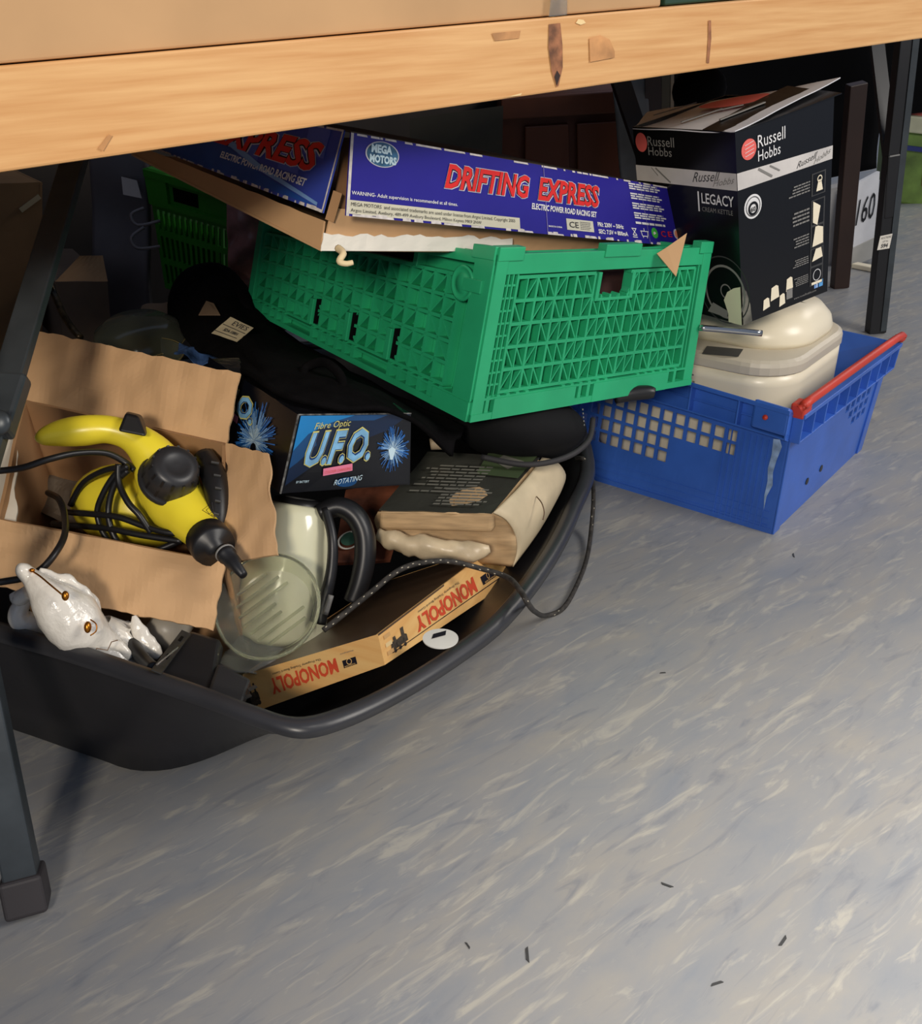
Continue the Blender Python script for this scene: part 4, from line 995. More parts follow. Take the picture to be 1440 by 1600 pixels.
# ------------------------------------------------------------------ fibre optic lamp box
un0, un1 = aD(438, 771, 1.045), aD(466, 648, 1.014)
ur0, ur1 = aD(640, 757, 1.142), aD(642, 646, 1.111)
ul1 = un1 + (aD(365, 583, 1.133) - un1) * 1.45; ul0 = un0 + (ul1 - un1)
ub1 = ul1 + (ur1 - un1); ub0 = ul0 + (ur0 - un0)
ufo = thing('lamp_box', 'black and blue fibre optic lamp box in the tub, behind the open carton', 'box', un0)
UF, UL = Face(un0, ur0, ur1, un1), Face(ul0, un0, un1, ul1)
m_ub = mat('night_print', (8, 12, 22), .3, var=.2)
def gradmat(name, A, B, C3, scale=1.0, axis=(1, 0, 0)):
    m = bpy.data.materials.new(name); m.use_nodes = True; N = m.node_tree.nodes; L = m.node_tree.links
    tc = N.new('ShaderNodeTexCoord'); mp = N.new('ShaderNodeMapping'); g = N.new('ShaderNodeTexGradient'); r = N.new('ShaderNodeValToRGB')
    L.new(tc.outputs['Generated'], mp.inputs[0]); mp.inputs['Rotation'].default_value = axis
    L.new(mp.outputs[0], g.inputs[0]); L.new(g.outputs[0], r.inputs[0]); L.new(r.outputs[0], N['Principled BSDF'].inputs['Base Color'])
    e = r.color_ramp.elements; e.new(.5); e[0].color, e[1].color, e[2].color = lin(A), lin(B), lin(C3); e[1].position = scale
    N['Principled BSDF'].inputs['Roughness'].default_value = .35
    return m
put('carton_side', slab(UF, .0016, 6, 4), m_ub, ufo); put('carton_side', slab(UL, .0016, 6, 4), m_ub, ufo)
put('carton_side', slab(Face(ur0, ub0, ub1, ur1), .0016), m_ub, ufo)
put('carton_top', slab(Face(un1, ur1, ub1, ul1), .0016, 14, 14, .003, 30), mat('crushed_black_film', (22, 22, 25), .25, var=.3, bump=.6, bscale=50), ufo)
put('carton_base', slab(Face(un0, ur0, ub0, ul0), -.0016), m_ub, ufo)
m_ug = mat('blue_glow_print', (22, 128, 196), .35, var=.08); m_ug2 = mat('blue_mid_print', (14, 72, 124), .35, var=.1); m_ug3 = mat('blue_deep_print', (9, 34, 66), .35, var=.15)
UF.proj = True
patch(UF, [(.02, .10), (.02, .99), (.99, .99), (.80, .78), (.40, .55), (.18, .30)], m_ug3, ufo)
patch(UF, [(.02, .32), (.02, .99), (.80, .99), (.50, .82), (.20, .60), (.08, .40)], m_ug2, ufo, n=PN * 1.5)
patch(UF, [(.02, .55), (.02, .99), (.50, .99), (.30, .90), (.12, .76)], m_ug, ufo, n=PN * 2)
def burst(F, cu, cv, R, a0, a1, nb, sx=1.0):
    rnd = random.Random(5)
    for nm, m, k0, rr0 in (('burst_print', mat('burst_blue', (40, 110, 190), .4), 1.0, 1.0), ('burst_print', mat('burst_pale', (140, 184, 226), .4), .8, .75), ('burst_print', m_uwhite, .45, .38)):
        mb = MB()
        for k in range(nb):
            t = math.radians(rnd.uniform(a0, a1)); r = R * rr0 * rnd.uniform(.55, 1); w_ = .012 * rnd.uniform(.5, 1.6)
            mb.add([F.at(cu, cv, PN * (3.4 - k0)), F.at(cu + sx * r * math.cos(t - w_) / F.W, cv + r * math.sin(t - w_) / F.H, PN * (3.4 - k0)), F.at(cu + sx * r * math.cos(t + w_) / F.W, cv + r * math.sin(t + w_) / F.H, PN * (3.4 - k0))], [(0, 1, 2)])
        o = put(nm, mb, m, ufo, autos='flat'); o['kind'] = 'stuff'
burst(UF, .84, .52, .030, 0, 360, 110, .8); patch(UF, [(.83, .38), (.85, .38), (.87, .52), (.84, .56), (.81, .52)], m_uwhite, ufo, n=PN * 4)
UB = Face(UL.at(.33, 0), UL.at(1, 0), UL.at(1, 1), UL.at(.33, 1))
burst(UB, .50, .38, .052, -40, 220, 130, 1.0); burst(UB, .50, .38, .03, 180, 340, 60, 1.0)
disc(UB, .52, .28, .007, m_bprint, ufo, n=PN * 4)
def ufotext(F, s, u0, v0, u1, v1, sl=.0):
    text(F, s, u0 - .006, v0 - .02, u1 + .006, v1 + .02, m_yprint, ufo, shear=.3, bold=.07, slant=sl, n=PN * 3)
    text(F, s, u0, v0, u1, v1, mat('ufo_dark', (20, 60, 120), .4), ufo, shear=.3, bold=.05, slant=sl, n=PN * 3.6)
    text(F, s, u0, v0, u1, v1, mat('ufo_blue', (130, 186, 226), .35, var=.15, scale=60), ufo, shear=.3, bold=.025, slant=sl, n=PN * 4.4)
ufotext(UF, 'U.F.O.', .13, .34, .66, .78, .05)
text(UF, 'Fibre Optic', .16, .79, .47, .90, m_yprint, ufo, shear=.25, n=PN * 3, slant=.04)
mb = MB(); rib(mb, UF, .30, .255, .53, .305, .009, PN * 3, PN * 3.5); put('pink_pill', mb, m_pink, ufo, bevel=.004)
text(UF, 'COLOUR CHANGING', .31, .235, .52, .275, m_salmon, ufo, n=PN * 5, slant=.04)
text(UF, 'ROTATING', .40, .07, .62, .14, m_uwhite, ufo, shear=.3, slant=.05, n=PN * 3); disc(UF, .50, .10, .006, m_ug2, ufo, n=PN * 2, sx=2.2)
text(UF, 'BY BATTERY', .10, .13, .20, .16, m_uwhite, ufo, n=PN * 3)
ufotext(UB, 'U.F.O.', -.30, .56, .42, .86, -.03)
mb = MB(); rib(mb, UB, -.10, .50, .20, .48, .009, PN * 3, PN * 3.5); put('pink_pill', mb, m_pink, ufo, bevel=.004)
mb = MB(); mb.tube([un0, un1], .0012, 6, 1); mb.tube([un1, ur1], .0009, 6, 1); put('worn_edge', mb, mat('edge_grey', (110, 110, 108), .7, var=.4, scale=150), ufo)

mgz = slab(quad([(520, 880, 1.17), (610, 875, 1.19), (648, 745, 1.28), (540, 765, 1.25)]), .006, 8, 6, .003, 20)
mg = single('magazine', mgz, m_skin, 'magazine with a rust and red cover seen through the kettle handle', 'magazine')
mF_ = quad([(520, 880, 1.165), (610, 875, 1.185), (648, 745, 1.275), (540, 765, 1.245)])
disc(mF_, .20, .28, .016, m_paper, mg, 'cover_print', ring=.0025); disc(mF_, .2, .3, .012, mat('teal_print', (60, 100, 84), .5), mg, 'cover_print')

# ------------------------------------------------------------------ bagged pack of magazines
A0, B0_, C0, D0 = at(592, 798, z=.20), at(772, 802, z=.20), at(846, 716, z=.205), at(668, 708, z=.205)
pk = thing('magazine_pack', 'thick pack of magazines in a cream wrapper with a dark printed cover, in the tub', 'magazine pack', at(690, 870, z=.12))
dz = V((-.004, .0, -.028)); dz2 = V((-.002, .0, -.066))
put('pages', MB().hexa([p + dz for p in (A0, B0_, D0, C0)] + [A0, B0_, D0, C0]), m_kraft, pk, bevel=.005, seg=3)
put('cover_sheet', slab(Face(A0 + V((0, 0, .0015)), B0_ + V((-.003, 0, .0015)), C0 + V((-.003, 0, .0015)), D0 + V((0, 0, .0015))), .0015, 10, 10, .003, 18), m_cover, pk)
CF = Face(A0 + V((0, 0, .004)), B0_ + V((-.003, 0, .004)), C0 + V((-.003, 0, .004)), D0 + V((0, 0, .004)))
m_gp = mat('grey_small_print', (120, 118, 108), .5)
SP = Face(CF.at(.05, .95), CF.at(.05, .05), CF.at(.95, .05), CF.at(.95, .95))       # print runs across the cover
lines(CF.flip(), .30, .25, .92, .75, 9, m_gp, pk, n=.0012, ragged=.5, th=.4)
lines(Face(CF.at(.45, .05), CF.at(.95, .05), CF.at(.95, .35), CF.at(.45, .35)), 0, 0, 1, 1, 6, m_gp, pk, n=.0012)
patch(CF, [(.60, .60), (.99, .55), (.99, .99), (.55, .99)], m_olive, pk, n=.001); patch(CF, [(.66, .84), (.84, .70), (.92, .86), (.70, .96)], m_gp, pk, n=.0015)
# wrapped side bulging to the right, and the crumpled wrapping underneath
sd = [at(772, 802, z=.202), at(846, 716, z=.207), at(868, 728, z=.19), at(880, 748, z=.165), at(858, 800, z=.135), at(802, 884, z=.11)]
mb = MB(); e0 = [at(846, 716, z=.207), at(868, 722, z=.197), at(882, 742, z=.172), at(876, 765, z=.15), at(868, 780, z=.135)]
e1 = [at(770, 801, z=.203), at(790, 812, z=.19), at(804, 834, z=.165), at(806, 862, z=.135), at(800, 885, z=.115)]
g0, g1 = spline(e0, 4), spline(e1, 4); N_ = 12; vs = []
for j in range(N_ + 1):
    for i in range(len(g0)):
        p = g1[i].lerp(g0[i], j / N_); d = math.sin(math.pi * j / N_) * .004
        vs.append(p + CX * d - CZ * (.002 * noise.noise(p * 60) + .001))
k = len(g0); mb.add(vs, [(j * k + i, j * k + i + 1, (j + 1) * k + i + 1, (j + 1) * k + i) for j in range(N_) for i in range(k - 1)])
put('wrapper_side', mb, m_wrap, pk, smooth=True, solid=.003)
fr_ = quad([(582, 850, 1.12), (800, 884, 1.12), (772, 803, 1.13), (592, 800, 1.15)])
mb = MB(); q0 = [at(590, 800, z=.198), at(584, 812, z=.185), at(590, 830, z=.168), at(600, 850, z=.15), at(640, 868, z=.132)]
q1 = [at(771, 802, z=.20), at(790, 812, z=.19), at(804, 834, z=.165), at(806, 862, z=.135), at(800, 885, z=.115)]
g0, g1 = spline(q0, 4), spline(q1, 4); vs = []; N_ = 24
for j in range(N_ + 1):
    for i in range(len(g0)):
        p = g0[i].lerp(g1[i], j / N_); vs.append(p - CZ * .004 * noise.noise(p * 50) + CZ * (.006 * math.sin(i / (len(g0) - 1) * 2 * math.pi)))
mb.add(vs, [(j * k + i, j * k + i + 1, (j + 1) * k + i + 1, (j + 1) * k + i) for j in range(N_) for i in range(k - 1)])
put('wrapper_front', mb, m_kraft, pk, smooth=True, solid=.002)
mb = limb(MB(), [(590, 835, 1.145, 10), (620, 846, 1.14, 16), (660, 856, 1.135, 18), (705, 862, 1.13, 17), (745, 862, 1.13, 13), (765, 858, 1.13, 6)], 18, 5, .5, 60); put('crumpled_wrapping', mb, mat('crumpled_wrap', (204, 184, 150), .35, var=.12, scale=30, bump=.5, bscale=30), pk, smooth=True)
put('wrapper_tear', wire([(838, 776, 1.188), (846, 786, 1.176), (850, 800, 1.168), (848, 812, 1.16)], .0008), m_tray, pk)
single('copper_ring', MB().ell(at(842, 828, z=.09), V((.006, 0, 0)), V((0, .006, 0)), V((0, 0, .007)), 14, 8), mat('copper', (170, 100, 70), .35, metal=.5), 'small copper knob peeping from under the magazine pack', 'knob', smooth=True)

# ------------------------------------------------------------------ soft black things
bg = thing('black_bag', 'rounded black nylon bag squashed under the green crate', 'bag', aD(820, 720, 1.28))
mb = MB(); mb.ell(aD(812, 668, 1.285), CX * .095 + CY * .004, CY * .048, CZ * .09, 36, 20, .12, 9); put('bag_body', mb, m_bag, bg, smooth=True)
put('bag_rim', wire([(752, 714, 1.22), (820, 726, 1.205), (880, 716, 1.21), (918, 690, 1.24), (926, 655, 1.27)], .004, seg=8, smooth=6), mat('bag_piping', (44, 42, 44), .7), bg, smooth=True)
for q in range(5): put('zip_tooth', MB().ell(aD(910 + q * .6, 640 + q * 6, 1.225), CX * .0012, CY * .0018, CZ * .001, 8, 6), m_metal, bg)
def blanket(rows, nm, m, parent=None, lab=None, cat=None, nz=.008, sc_=18, th=.006, nu=5):
    R_ = [spline([aD(*p) for p in r], nu) for r in rows]; k = len(R_[0]); G = []
    cols = [spline([r[i] for r in R_], nu) for i in range(k)]; L_ = len(cols[0]); vs = []
    for j in range(L_):
        for i in range(k):
            p = cols[i][j]; vs.append(p - CZ * nz * noise.noise(p * sc_) - CY * nz * .6 * noise.noise(p * sc_ * 1.7 + V((5, 5, 5))))
    mb = MB().add(vs, [(j * k + i, j * k + i + 1, (j + 1) * k + i + 1, (j + 1) * k + i) for j in range(L_ - 1) for i in range(k - 1)])
    if lab: return single(nm, mb, m, lab, cat, smooth=True, solid=th)
    return put(nm, mb, m, parent, smooth=True, solid=th)
jp = thing('black_jumper', 'crumpled black fabric jumper with a paper tag, draped over the lamp box', 'jumper', aD(500, 620, 1.3))
blanket([[(272, 452, 1.62), (300, 424, 1.62), (345, 418, 1.62), (378, 450, 1.62), (430, 510, 1.55), (500, 555, 1.44), (580, 600, 1.32), (660, 640, 1.24), (725, 668, 1.20)],
         [(276, 485, 1.52), (310, 470, 1.50), (352, 474, 1.48), (396, 505, 1.45), (450, 545, 1.31), (515, 580, 1.21), (590, 618, 1.165), (665, 655, 1.19), (720, 680, 1.18)],
         [(285, 520, 1.42), (325, 515, 1.38), (370, 528, 1.34), (400, 556, 1.19), (448, 578, 1.125), (512, 600, 1.105), (580, 620, 1.105), (650, 650, 1.15), (710, 688, 1.17)],
         [(300, 545, 1.36), (345, 562, 1.27), (392, 588, 1.11), (436, 612, 1.052), (484, 633, 1.04), (545, 638, 1.05), (604, 640, 1.075), (655, 662, 1.12), (705, 712, 1.17)]], 'fabric_body', m_cloth, jp, nz=.008, sc_=12, nu=7)
put('cuff_fold', wire([(478, 575, 1.15), (505, 566, 1.14), (528, 582, 1.12), (535, 604, 1.10), (520, 618, 1.085), (492, 612, 1.09), (474, 594, 1.12)], .006, seg=8, smooth=5, closed=True), m_cloth, jp, smooth=True)
put('fold_roll', limb(MB(), [(275, 500, 1.55, 14), (290, 450, 1.58, 20), (330, 432, 1.6, 22), (370, 455, 1.58, 18), (385, 490, 1.52, 12)], 14, 5, .2, 20), m_cloth, jp, smooth=True)
tg = Face(aD(330, 520, 1.30), aD(370, 534, 1.29), aD(396, 512, 1.31), aD(360, 495, 1.32))
put('paper_tag', slab(tg, .0005, 6, 4, .001, 60), mat('tag_paper', (186, 172, 140), .8), jp, label='cream paper tag')
text(tg, 'EVIES', .30, .66, .90, .90, m_dgrey, jp); text(tg, '5DA-10801', .25, .26, .80, .42, m_dgrey, jp, bold=.03)
mb = MB(); rib(mb, tg, .05, .55, .98, .52, .0008, PN, PN * 2); rib(mb, tg, .0, .15, .9, .14, .0008, PN, PN * 2); puts('tag_line', mb, m_dgrey, jp)
single('torn_card', slab(quad([(310, 492, 1.42), (344, 492, 1.42), (334, 474, 1.45), (322, 470, 1.45)]), .001), m_sheet, 'torn scrap of brown card tucked in the black jumper', 'card')
mb = limb(MB(), [(960, 622, 1.30, 9), (985, 615, 1.30, 12), (1012, 613, 1.30, 11), (1022, 614, 1.30, 8)], 14, 4, .1); single('black_grip', mb, m_black, 'black rounded grip jammed between the green crate and the blue crate', 'grip', smooth=True)
mb = limb(MB(), [(672, 694, 1.25, 8), (690, 692, 1.25, 10), (706, 696, 1.25, 7)], 12, 4, .2); single('cream_knob', mb, mat('knob_cream', (168, 150, 122), .6), 'small cream knob in the dark gap above the magazine pack', 'knob', smooth=True)

# ------------------------------------------------------------------ tow rope
rp = [(505, 985, 1.035), (540, 957, 1.045), (580, 925, 1.06), (620, 893, 1.07), (655, 880, 1.075), (700, 877, 1.08), (750, 888, 1.09), (792, 902, 1.08)]
pts = [aD(*p) for p in rp] + [at(812, 922, z=.165), at(826, 945, z=.155), at(836, 956, z=.08)] + [at(852, 962, z=.012), at(880, 950, z=.006), at(902, 912, z=.006), at(917, 870, z=.006), at(924, 820, z=.02), at(927, 770, z=.07), at(922, 738, z=.12), at(912, 718, z=.145), at(900, 716, z=.14)]
ro = single('tow_rope', MB().tube(pts, .0034, 8, 8), m_rope, 'thin dark flecked rope looping from the board game box over the tub rim', 'rope', smooth=True)
fl_ = spline(pts, 8); mb = MB()
for i in range(2, len(fl_) - 2, 2):
    t = (fl_[i + 1] - fl_[i]).normalized(); sd_ = t.cross(CZ).normalized()
    mb.ell(fl_[i] - CZ * .0030 + sd_ * (.0012 if i % 4 else -.0012), t * .0016, sd_ * .0008, CZ * .0008, 6, 4)
for k in range(len(mb.v)): mb.v[k] = mb.v[k] - ro.location
o = put('rope_fleck', mb, mat('fleck', (186, 178, 158), .8), None); o.parent = ro; o['kind'] = 'stuff'

# ------------------------------------------------------------------ jumble behind the tub
def carton(pix, h, m, nm, lab, cat, depth=.2, group=None):
    """a plain carton whose front face stands at the four pixels given"""
    F = quad(pix); r = thing(nm, lab, cat, F.p[0]); put('front_panel', slab(F, .004, 8, 8, .004, 8), m, r)
    B = [p - F.n * depth for p in F.p]
    put('side_panel', slab(Face(F.p[1], B[1], B[2], F.p[2]), .004), m, r); put('side_panel', slab(Face(B[0], F.p[0], F.p[3], B[3]), .004), m, r)
    put('top_panel', slab(Face(F.p[3], F.p[2], B[2], B[3]), .004), m, r)
    return r, F
r, F = carton([(-120, 600, 1.62), (66, 560, 1.74), (66, 285, 1.60), (-120, 290, 1.50)], 0, mat('carton_dim', (132, 98, 62), .9), 'large_carton', 'large plain brown carton standing behind the left steel brace', 'box', .3)
mb = MB(); mb.bar(F.at(.80, .86, .004), F.at(.97, .93, .004), .008, .002, up=F.n); put('tape_scrap', mb, mat('scrap_pale', (176, 156, 120), .8), r)
r, F = carton([(100, 545, 1.72), (175, 540, 1.78), (168, 440, 1.70), (86, 440, 1.64)], 0, mat('carton_grey', (118, 100, 84), .9), 'small_carton', 'small open greyish carton behind the gold-rimmed glass bowls', 'box', .16)
put('open_flap', slab(Face(F.p[3], F.p[2], F.p[2] + V((-.02, .06, .035)), F.p[3] + V((.03, .06, .03))), .003, 6, 4, .003, 20), m_cardin, r)
mb = slab(quad([(150, 560, 1.9), (235, 560, 1.9), (228, 225, 1.72), (140, 235, 1.72)]), .02, 16, 30, .02, 8)
gb_ = single('grey_bag', mb, m_ggrey, 'dull grey plastic bag with a blank white label, left of the bright green crate', 'bag', smooth=True)
q = quad([(193, 304, 1.74), (222, 310, 1.74), (214, 282, 1.73), (190, 276, 1.73)])
put('blank_label', MB().hexa([p for p in (q.p[0], q.p[1], q.p[3], q.p[2])] + [p + q.n * .002 for p in (q.p[0], q.p[1], q.p[3], q.p[2])]), mat('label_dim', (190, 180, 172), .6), gb_)
for k in range(2):
    mb = wire([(250, 345 + 40 * k, 1.74), (215, 352 + 36 * k, 1.725), (205, 335 + 36 * k, 1.72), (225, 325 + 30 * k, 1.725)], .003)
    put('bag_crease', mb, mat('crease_grey', (124, 116, 116), .4), gb_, smooth=True)
LFc = quad([(258, 450, 1.84), (362, 480, 1.80), (362, 300, 1.68), (228, 262, 1.72)])
lc = thing('bright_green_crate', 'bright green slotted plastic crate in the shade behind the racing set box', 'crate', LFc.p[0])
us = [0] + cells(.04, .98, 13, .42) + [1]; vs = [0, .06, .24, .28, .46, .50, .66, .70, .80, 1]
vs = [0, .05, .22, .27, .46, .51, .68, .74, 1]
def hlc(i, j): return i % 2 == 1 and j in (1, 3, 5) and i < len(us) - 2
us = [0]
for k in range(13): us += [.05 + .07 * k, .05 + .07 * k + .035]
us.append(1)
put('slotted_wall', plate(LFc, .006, us, vs, hlc), m_lime, lc)
mb = MB(); block(mb, LFc, .0, .72, 1.0, .76, 0, .008); block(mb, LFc, .0, .94, 1.0, 1.0, 0, .01); block(mb, LFc, .0, .72, .25, 1.0, 0, .008); puts('crate_rim', mb, m_lime, lc)
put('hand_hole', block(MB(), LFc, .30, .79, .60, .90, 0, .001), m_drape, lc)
put('side_wall', slab(Face(LFc.p[0] - LFc.n * .3, LFc.p[0], LFc.p[3], LFc.p[3] - LFc.n * .3), .006), m_lime, lc)
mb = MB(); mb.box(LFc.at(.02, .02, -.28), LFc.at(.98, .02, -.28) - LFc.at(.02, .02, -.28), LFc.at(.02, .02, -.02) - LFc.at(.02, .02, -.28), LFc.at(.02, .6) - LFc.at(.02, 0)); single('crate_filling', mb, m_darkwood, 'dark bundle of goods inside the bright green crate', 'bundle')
mb = slab(quad([(360, 480, 1.74), (412, 480, 1.74), (414, 320, 1.62), (352, 320, 1.62)]), .02, 20, 30, .014, 30); single('bubble_wrap_roll', mb, m_bubble, 'pinkish bubble-wrapped parcel between the two green crates', 'parcel', smooth=True)
# gold rimmed glass bowls
for k, (px, py, D_, rx_, ry_) in enumerate(((216, 518, 1.52, 74, 24), (210, 552, 1.42, 80, 15))):
    ax_ = (V((0, 0, 1)) * .93 - CZ * .1).normalized(); cc = aD(px, py + (6 if k else 8), D_)
    b_ = thing('glass_bowl', ('upper' if k == 0 else 'lower') + ' of two nested smoky glass bowls with gilt rims behind the carton', 'bowl', cc - V((0, 0, .06)))
    put('bowl_body', MB().lathe(cc, ax_, [(.001, -.05), (.03, -.048), (.06, -.03), (.074, 0), (.072, .0), (.058, -.028), (.03, -.044), (.001, -.046)], 40, cap=False) if k else MB().lathe(cc + V((0, 0, .012)), ax_, [(.074, -.02), (.066, .004), (.045, .018), (.001, .024)], 40, cap=False), m_glass, b_, smooth=True)
    xx = ax_.cross(CY).normalized(); yy = ax_.cross(xx); put('gilt_rim', MB().tube([cc + V((0, 0, -.008 if k == 0 else 0)) + (xx * math.cos(t) + yy * math.sin(t)) * .075 for t in [2 * math.pi * q / 48 for q in range(48)]], .0011, 6, 1, True), m_brass, b_, smooth=True)
single('handbag_strap', wire([(78, 445, 1.5), (86, 462, 1.5), (98, 490, 1.48), (112, 512, 1.46), (126, 528, 1.45)], .0055), mat('gilt_black', (92, 76, 50), .3, metal=.6, var=.6, scale=60), 'black and gilt beaded strap hanging by the left carton', 'strap', smooth=True)
single('crumpled_sheet', slab(quad([(215, 520, 1.62), (296, 530, 1.62), (272, 466, 1.64), (222, 478, 1.66)]), .001, 12, 10, .02, 20), m_sheet, 'crumpled brown paper behind the glass bowls', 'paper')
mb = slab(quad([(272, 555, 1.34), (345, 575, 1.32), (330, 545, 1.36), (280, 538, 1.37)]), .002, 14, 8, .012, 45); single('blue_wrapper', mb, mat('blue_wrap', (70, 100, 150), .3, var=.5, scale=30), 'torn blue and silver wrapper along the top of the carton flap', 'wrapper')
# cabinet, posts and dark shapes behind
cF_ = quad([(775, 560, 2.75), (1010, 560, 2.75), (990, 138, 2.38), (782, 152, 2.38)])
cbn = thing('wooden_cabinet', 'red-brown wooden cabinet in the dark beyond the racing set box', 'cabinet', cF_.p[0])
put('carcass', slab(cF_, .4), m_cabinet, cbn); 
put('door', block(MB(), cF_, .18, .04, .50, .90, 0, .018), m_cabinet, cbn, bevel=.003); put('door', block(MB(), cF_, .56, .04, .96, .90, 0, .018), m_cabinet, cbn, bevel=.003)
put('cornice', block(MB(), cF_, .0, .93, 1.0, 1.0, 0, .03), m_cabinet, cbn, bevel=.003)
single('stone_panel', slab(quad([(640, 500, 2.5), (778, 500, 2.5), (786, 165, 2.3), (640, 185, 2.3)]), .03), mat('panel_khaki', (62, 56, 42), .8), 'dim khaki board leaning left of the wooden cabinet', 'board')
m_dim = mat('dim_grey_cloth', (112, 110, 104), .8, var=.15)
single('grey_curtain', slab(quad([(975, 330, 2.3), (1020, 330, 2.3), (1012, 120, 2.2), (956, 120, 2.2)]), .01, 12, 10, .02, 10), m_dim, 'strip of dim grey fabric hanging left of the kettle carton', 'fabric', smooth=True)
single('dark_strut', MB().bar(aD(966, 118, 2.1), aD(1010, 250, 2.15), .04, .02, up=CZ), m_black, 'slanting black strut left of the kettle carton', 'strut')
for k, (px, wd_, m) in enumerate(((1020, .05, m_darkwood), (1036, .02, mat('post_khaki', (84, 76, 58), .7)), (1046, .008, mat('post_pale', (150, 132, 108), .7)))):
    single('wooden_post', MB().bar(aD(px, 330, 2.35), aD(px + 2, 100, 2.2), wd_, .03, up=CZ), m, ('wide dark wooden post', 'narrow khaki post', 'thin pale post')[k] + ' standing behind the left edge of the kettle carton lid', 'post')
single('black_helmet', MB().ell(aD(1092, 140, 1.95), CX * .056, CY * .046, CZ * .06, 24, 14), m_drape, 'round black shape above the grey kettle carton lid', 'helmet', smooth=True)
d1 = slab(quad([(1040, 520, 3.15), (1385, 430, 3.3), (1376, 40, 2.95), (1030, 60, 2.95)]), .03, 20, 20, .05, 5)
single('black_drape', slab(quad([(1040, 330, 2.98), (1372, 262, 3.02), (1385, 20, 2.85), (1030, 40, 2.85)]), .03, 20, 20, .05, 5), m_drape, 'large black cloth hanging behind the kettle carton', 'cloth', smooth=True)
single('black_table_cover', slab(quad([(1366, 186, 3.4), (1500, 168, 3.45), (1500, -40, 3.2), (1366, -30, 3.2)]), .05, 8, 8, .02, 5), m_drape, 'black cover over the table at the far right', 'cloth')
wl = thing('dark_table_leg', 'dark brown wooden table leg just right of the kettle carton', 'table leg', at(1313, 449, z=0))
put('shaft', MB().bar(at(1311, 449, z=.0), aD(1338, 130, 2.32), .045, .03, up=CZ), m_darkwood, wl, bevel=.002)
# lot sign
sg = quad([(1309, 426, 2.84), (1366, 400, 2.88), (1374, 268, 2.72), (1329, 292, 2.70)])
sgn = thing('numbered_board', 'white board with the black number 160 standing on the floor', 'sign', sg.p[0])
put('board', slab(sg, .01), mat('board_white', (222, 222, 224), .6), sgn); put('board_foot', slab(Face(sg.at(-.0, 0, .004), sg.at(1, 0, .004), sg.at(1, .24, .004), sg.at(0, .24, .004)), .006), mat('board_grey', (176, 174, 168), .5), sgn)
text(sg, '160', .30, .50, .88, .80, m_bprint, sgn, shear=.15, bold=.0, n=.004)
put('foot_bar', MB().bar(at(1334, 414, z=.008), at(1384, 424, z=.008), .03, .015), m_cream, sgn, bevel=.003)
single('white_carton', slab(quad([(1272, 420, 2.9), (1316, 440, 2.9), (1318, 290, 2.75), (1274, 300, 2.75)]), .03), mat('carton_white', (170, 168, 166), .6), 'white printed carton between the kettle carton and the dark wooden leg', 'box')
# right trestle
rt = thing('right_trestle', 'black steel trestle leg with a white lot tag at the right', 'trestle', at(1367, 519, z=0))
lp, lq = at(1367, 519, z=0), aD(1421, 20, 1.95)
put('leg', MB().bar(lp, lq, .042, .03, up=CZ), m_black, rt, bevel=.002); put('leg_face', MB().bar(lp + CX * .012 - CZ * .017, lq + CX * .012 - CZ * .017, .014, .004, up=CZ), m_steel, rt)
put('brace', MB().bar(aD(1392, 262, 2.12), aD(1366, 40, 2.1), .030, .012, up=CZ), m_black, rt); put('brace_hinge', MB().bar(aD(1396, 240, 2.08), aD(1389, 340, 2.15), .034, .02, up=CZ), m_black, rt, bevel=.004)
tgF = quad([(1370, 391, 2.10), (1389, 388, 2.10), (1394, 365, 2.09), (1375, 369, 2.09)])
put('lot_tag', slab(tgF, .001), m_paper, rt, label='white lot tag'); text(tgF, '594', .25, .10, .80, .40, m_dgrey, rt, bold=.03); text(tgF, 'AUCTIONS', .1, .75, .95, .9, m_dgrey, rt); text(tgF, 'LOT No', .3, .5, .75, .62, m_dgrey, rt)
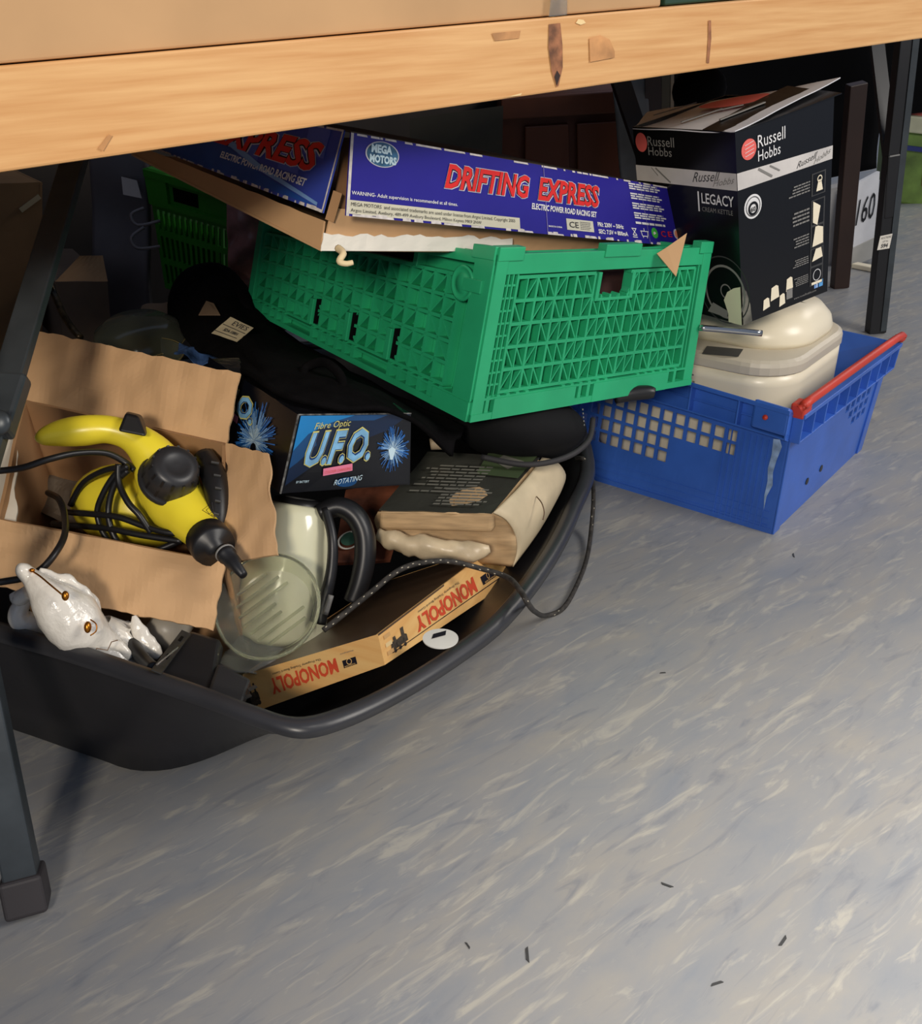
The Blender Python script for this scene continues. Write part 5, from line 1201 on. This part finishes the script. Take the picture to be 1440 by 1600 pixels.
# green tub at the far right
gt = quad([(1402, 318, 3.66), (1500, 335, 3.66), (1505, 215, 3.5), (1414, 205, 3.5)])
gr_ = thing('green_storage_tub', 'translucent green storage tub with a pale lid at the far right', 'tub', gt.p[0])
put('tub_body', slab(gt, .35), m_lime2, gr_, bevel=.01); put('lid', block(MB(), gt, -.03, 1.0, 1.0, 1.22, -.36, .02), mat('lid_pale', (206, 204, 170), .5), gr_, bevel=.005)
put('blue_band', block(MB(), gt, -.02, .76, 1.0, .82, 0, .012), mat('band_blue', (44, 56, 120), .5), gr_); put('red_trim', block(MB(), gt, .0, 1.22, 1.0, 1.34, -.3, .0), mat('trim_red', (196, 90, 74), .6), gr_)
put('content_patch', block(MB(), gt, .35, .30, .8, .65, 0, .002), mat('content_tan', (150, 116, 66), .6, var=.2), gr_)
single('pink_bag', limb(MB(), [(1402, 172, 3.2, 7), (1394, 190, 3.2, 10), (1390, 215, 3.2, 11), (1394, 240, 3.2, 7)], 12, 4, .3, 20), mat('pink_pale', (196, 150, 138), .6, var=.2, scale=30), 'pale pink crumpled bag hanging beside the right trestle leg', 'bag', smooth=True)
# scraps on the floor
for k, (px, py, l) in enumerate(((1035, 1052, .004), (1240, 868, .006), (1042, 1383, .006), (1222, 1470, .007), (730, 1478, .004), (1120, 1538, .006), (825, 1492, .008), (625, 1060, .004))):
    p = at(px, py, z=0); mb = MB(); t = k * 1.3; d = V((math.cos(t), math.sin(t), 0)); s_ = V((-d.y, d.x, 0))
    mb.hexa([p - d * l - s_ * l * .1, p + d * l, p - d * l * .6 + s_ * l * .25, p + d * l * .7 + s_ * l * .3] + [q + V((0, 0, .001)) for q in (p - d * l - s_ * l * .1, p + d * l, p - d * l * .6 + s_ * l * .25, p + d * l * .7 + s_ * l * .3)])
    single('floor_scrap', mb, m_dgrey, 'tiny dark scrap lying on the grey floor ' + ('below the looping rope', 'in front of the blue crate', 'right of the middle of the bare floor', 'farthest right in the near floor', 'at the left of the near floor', 'nearest the bottom edge', 'long, above the bottom edge', 'by the tub rim below the label')[k], 'scrap', 'scraps on the floor')
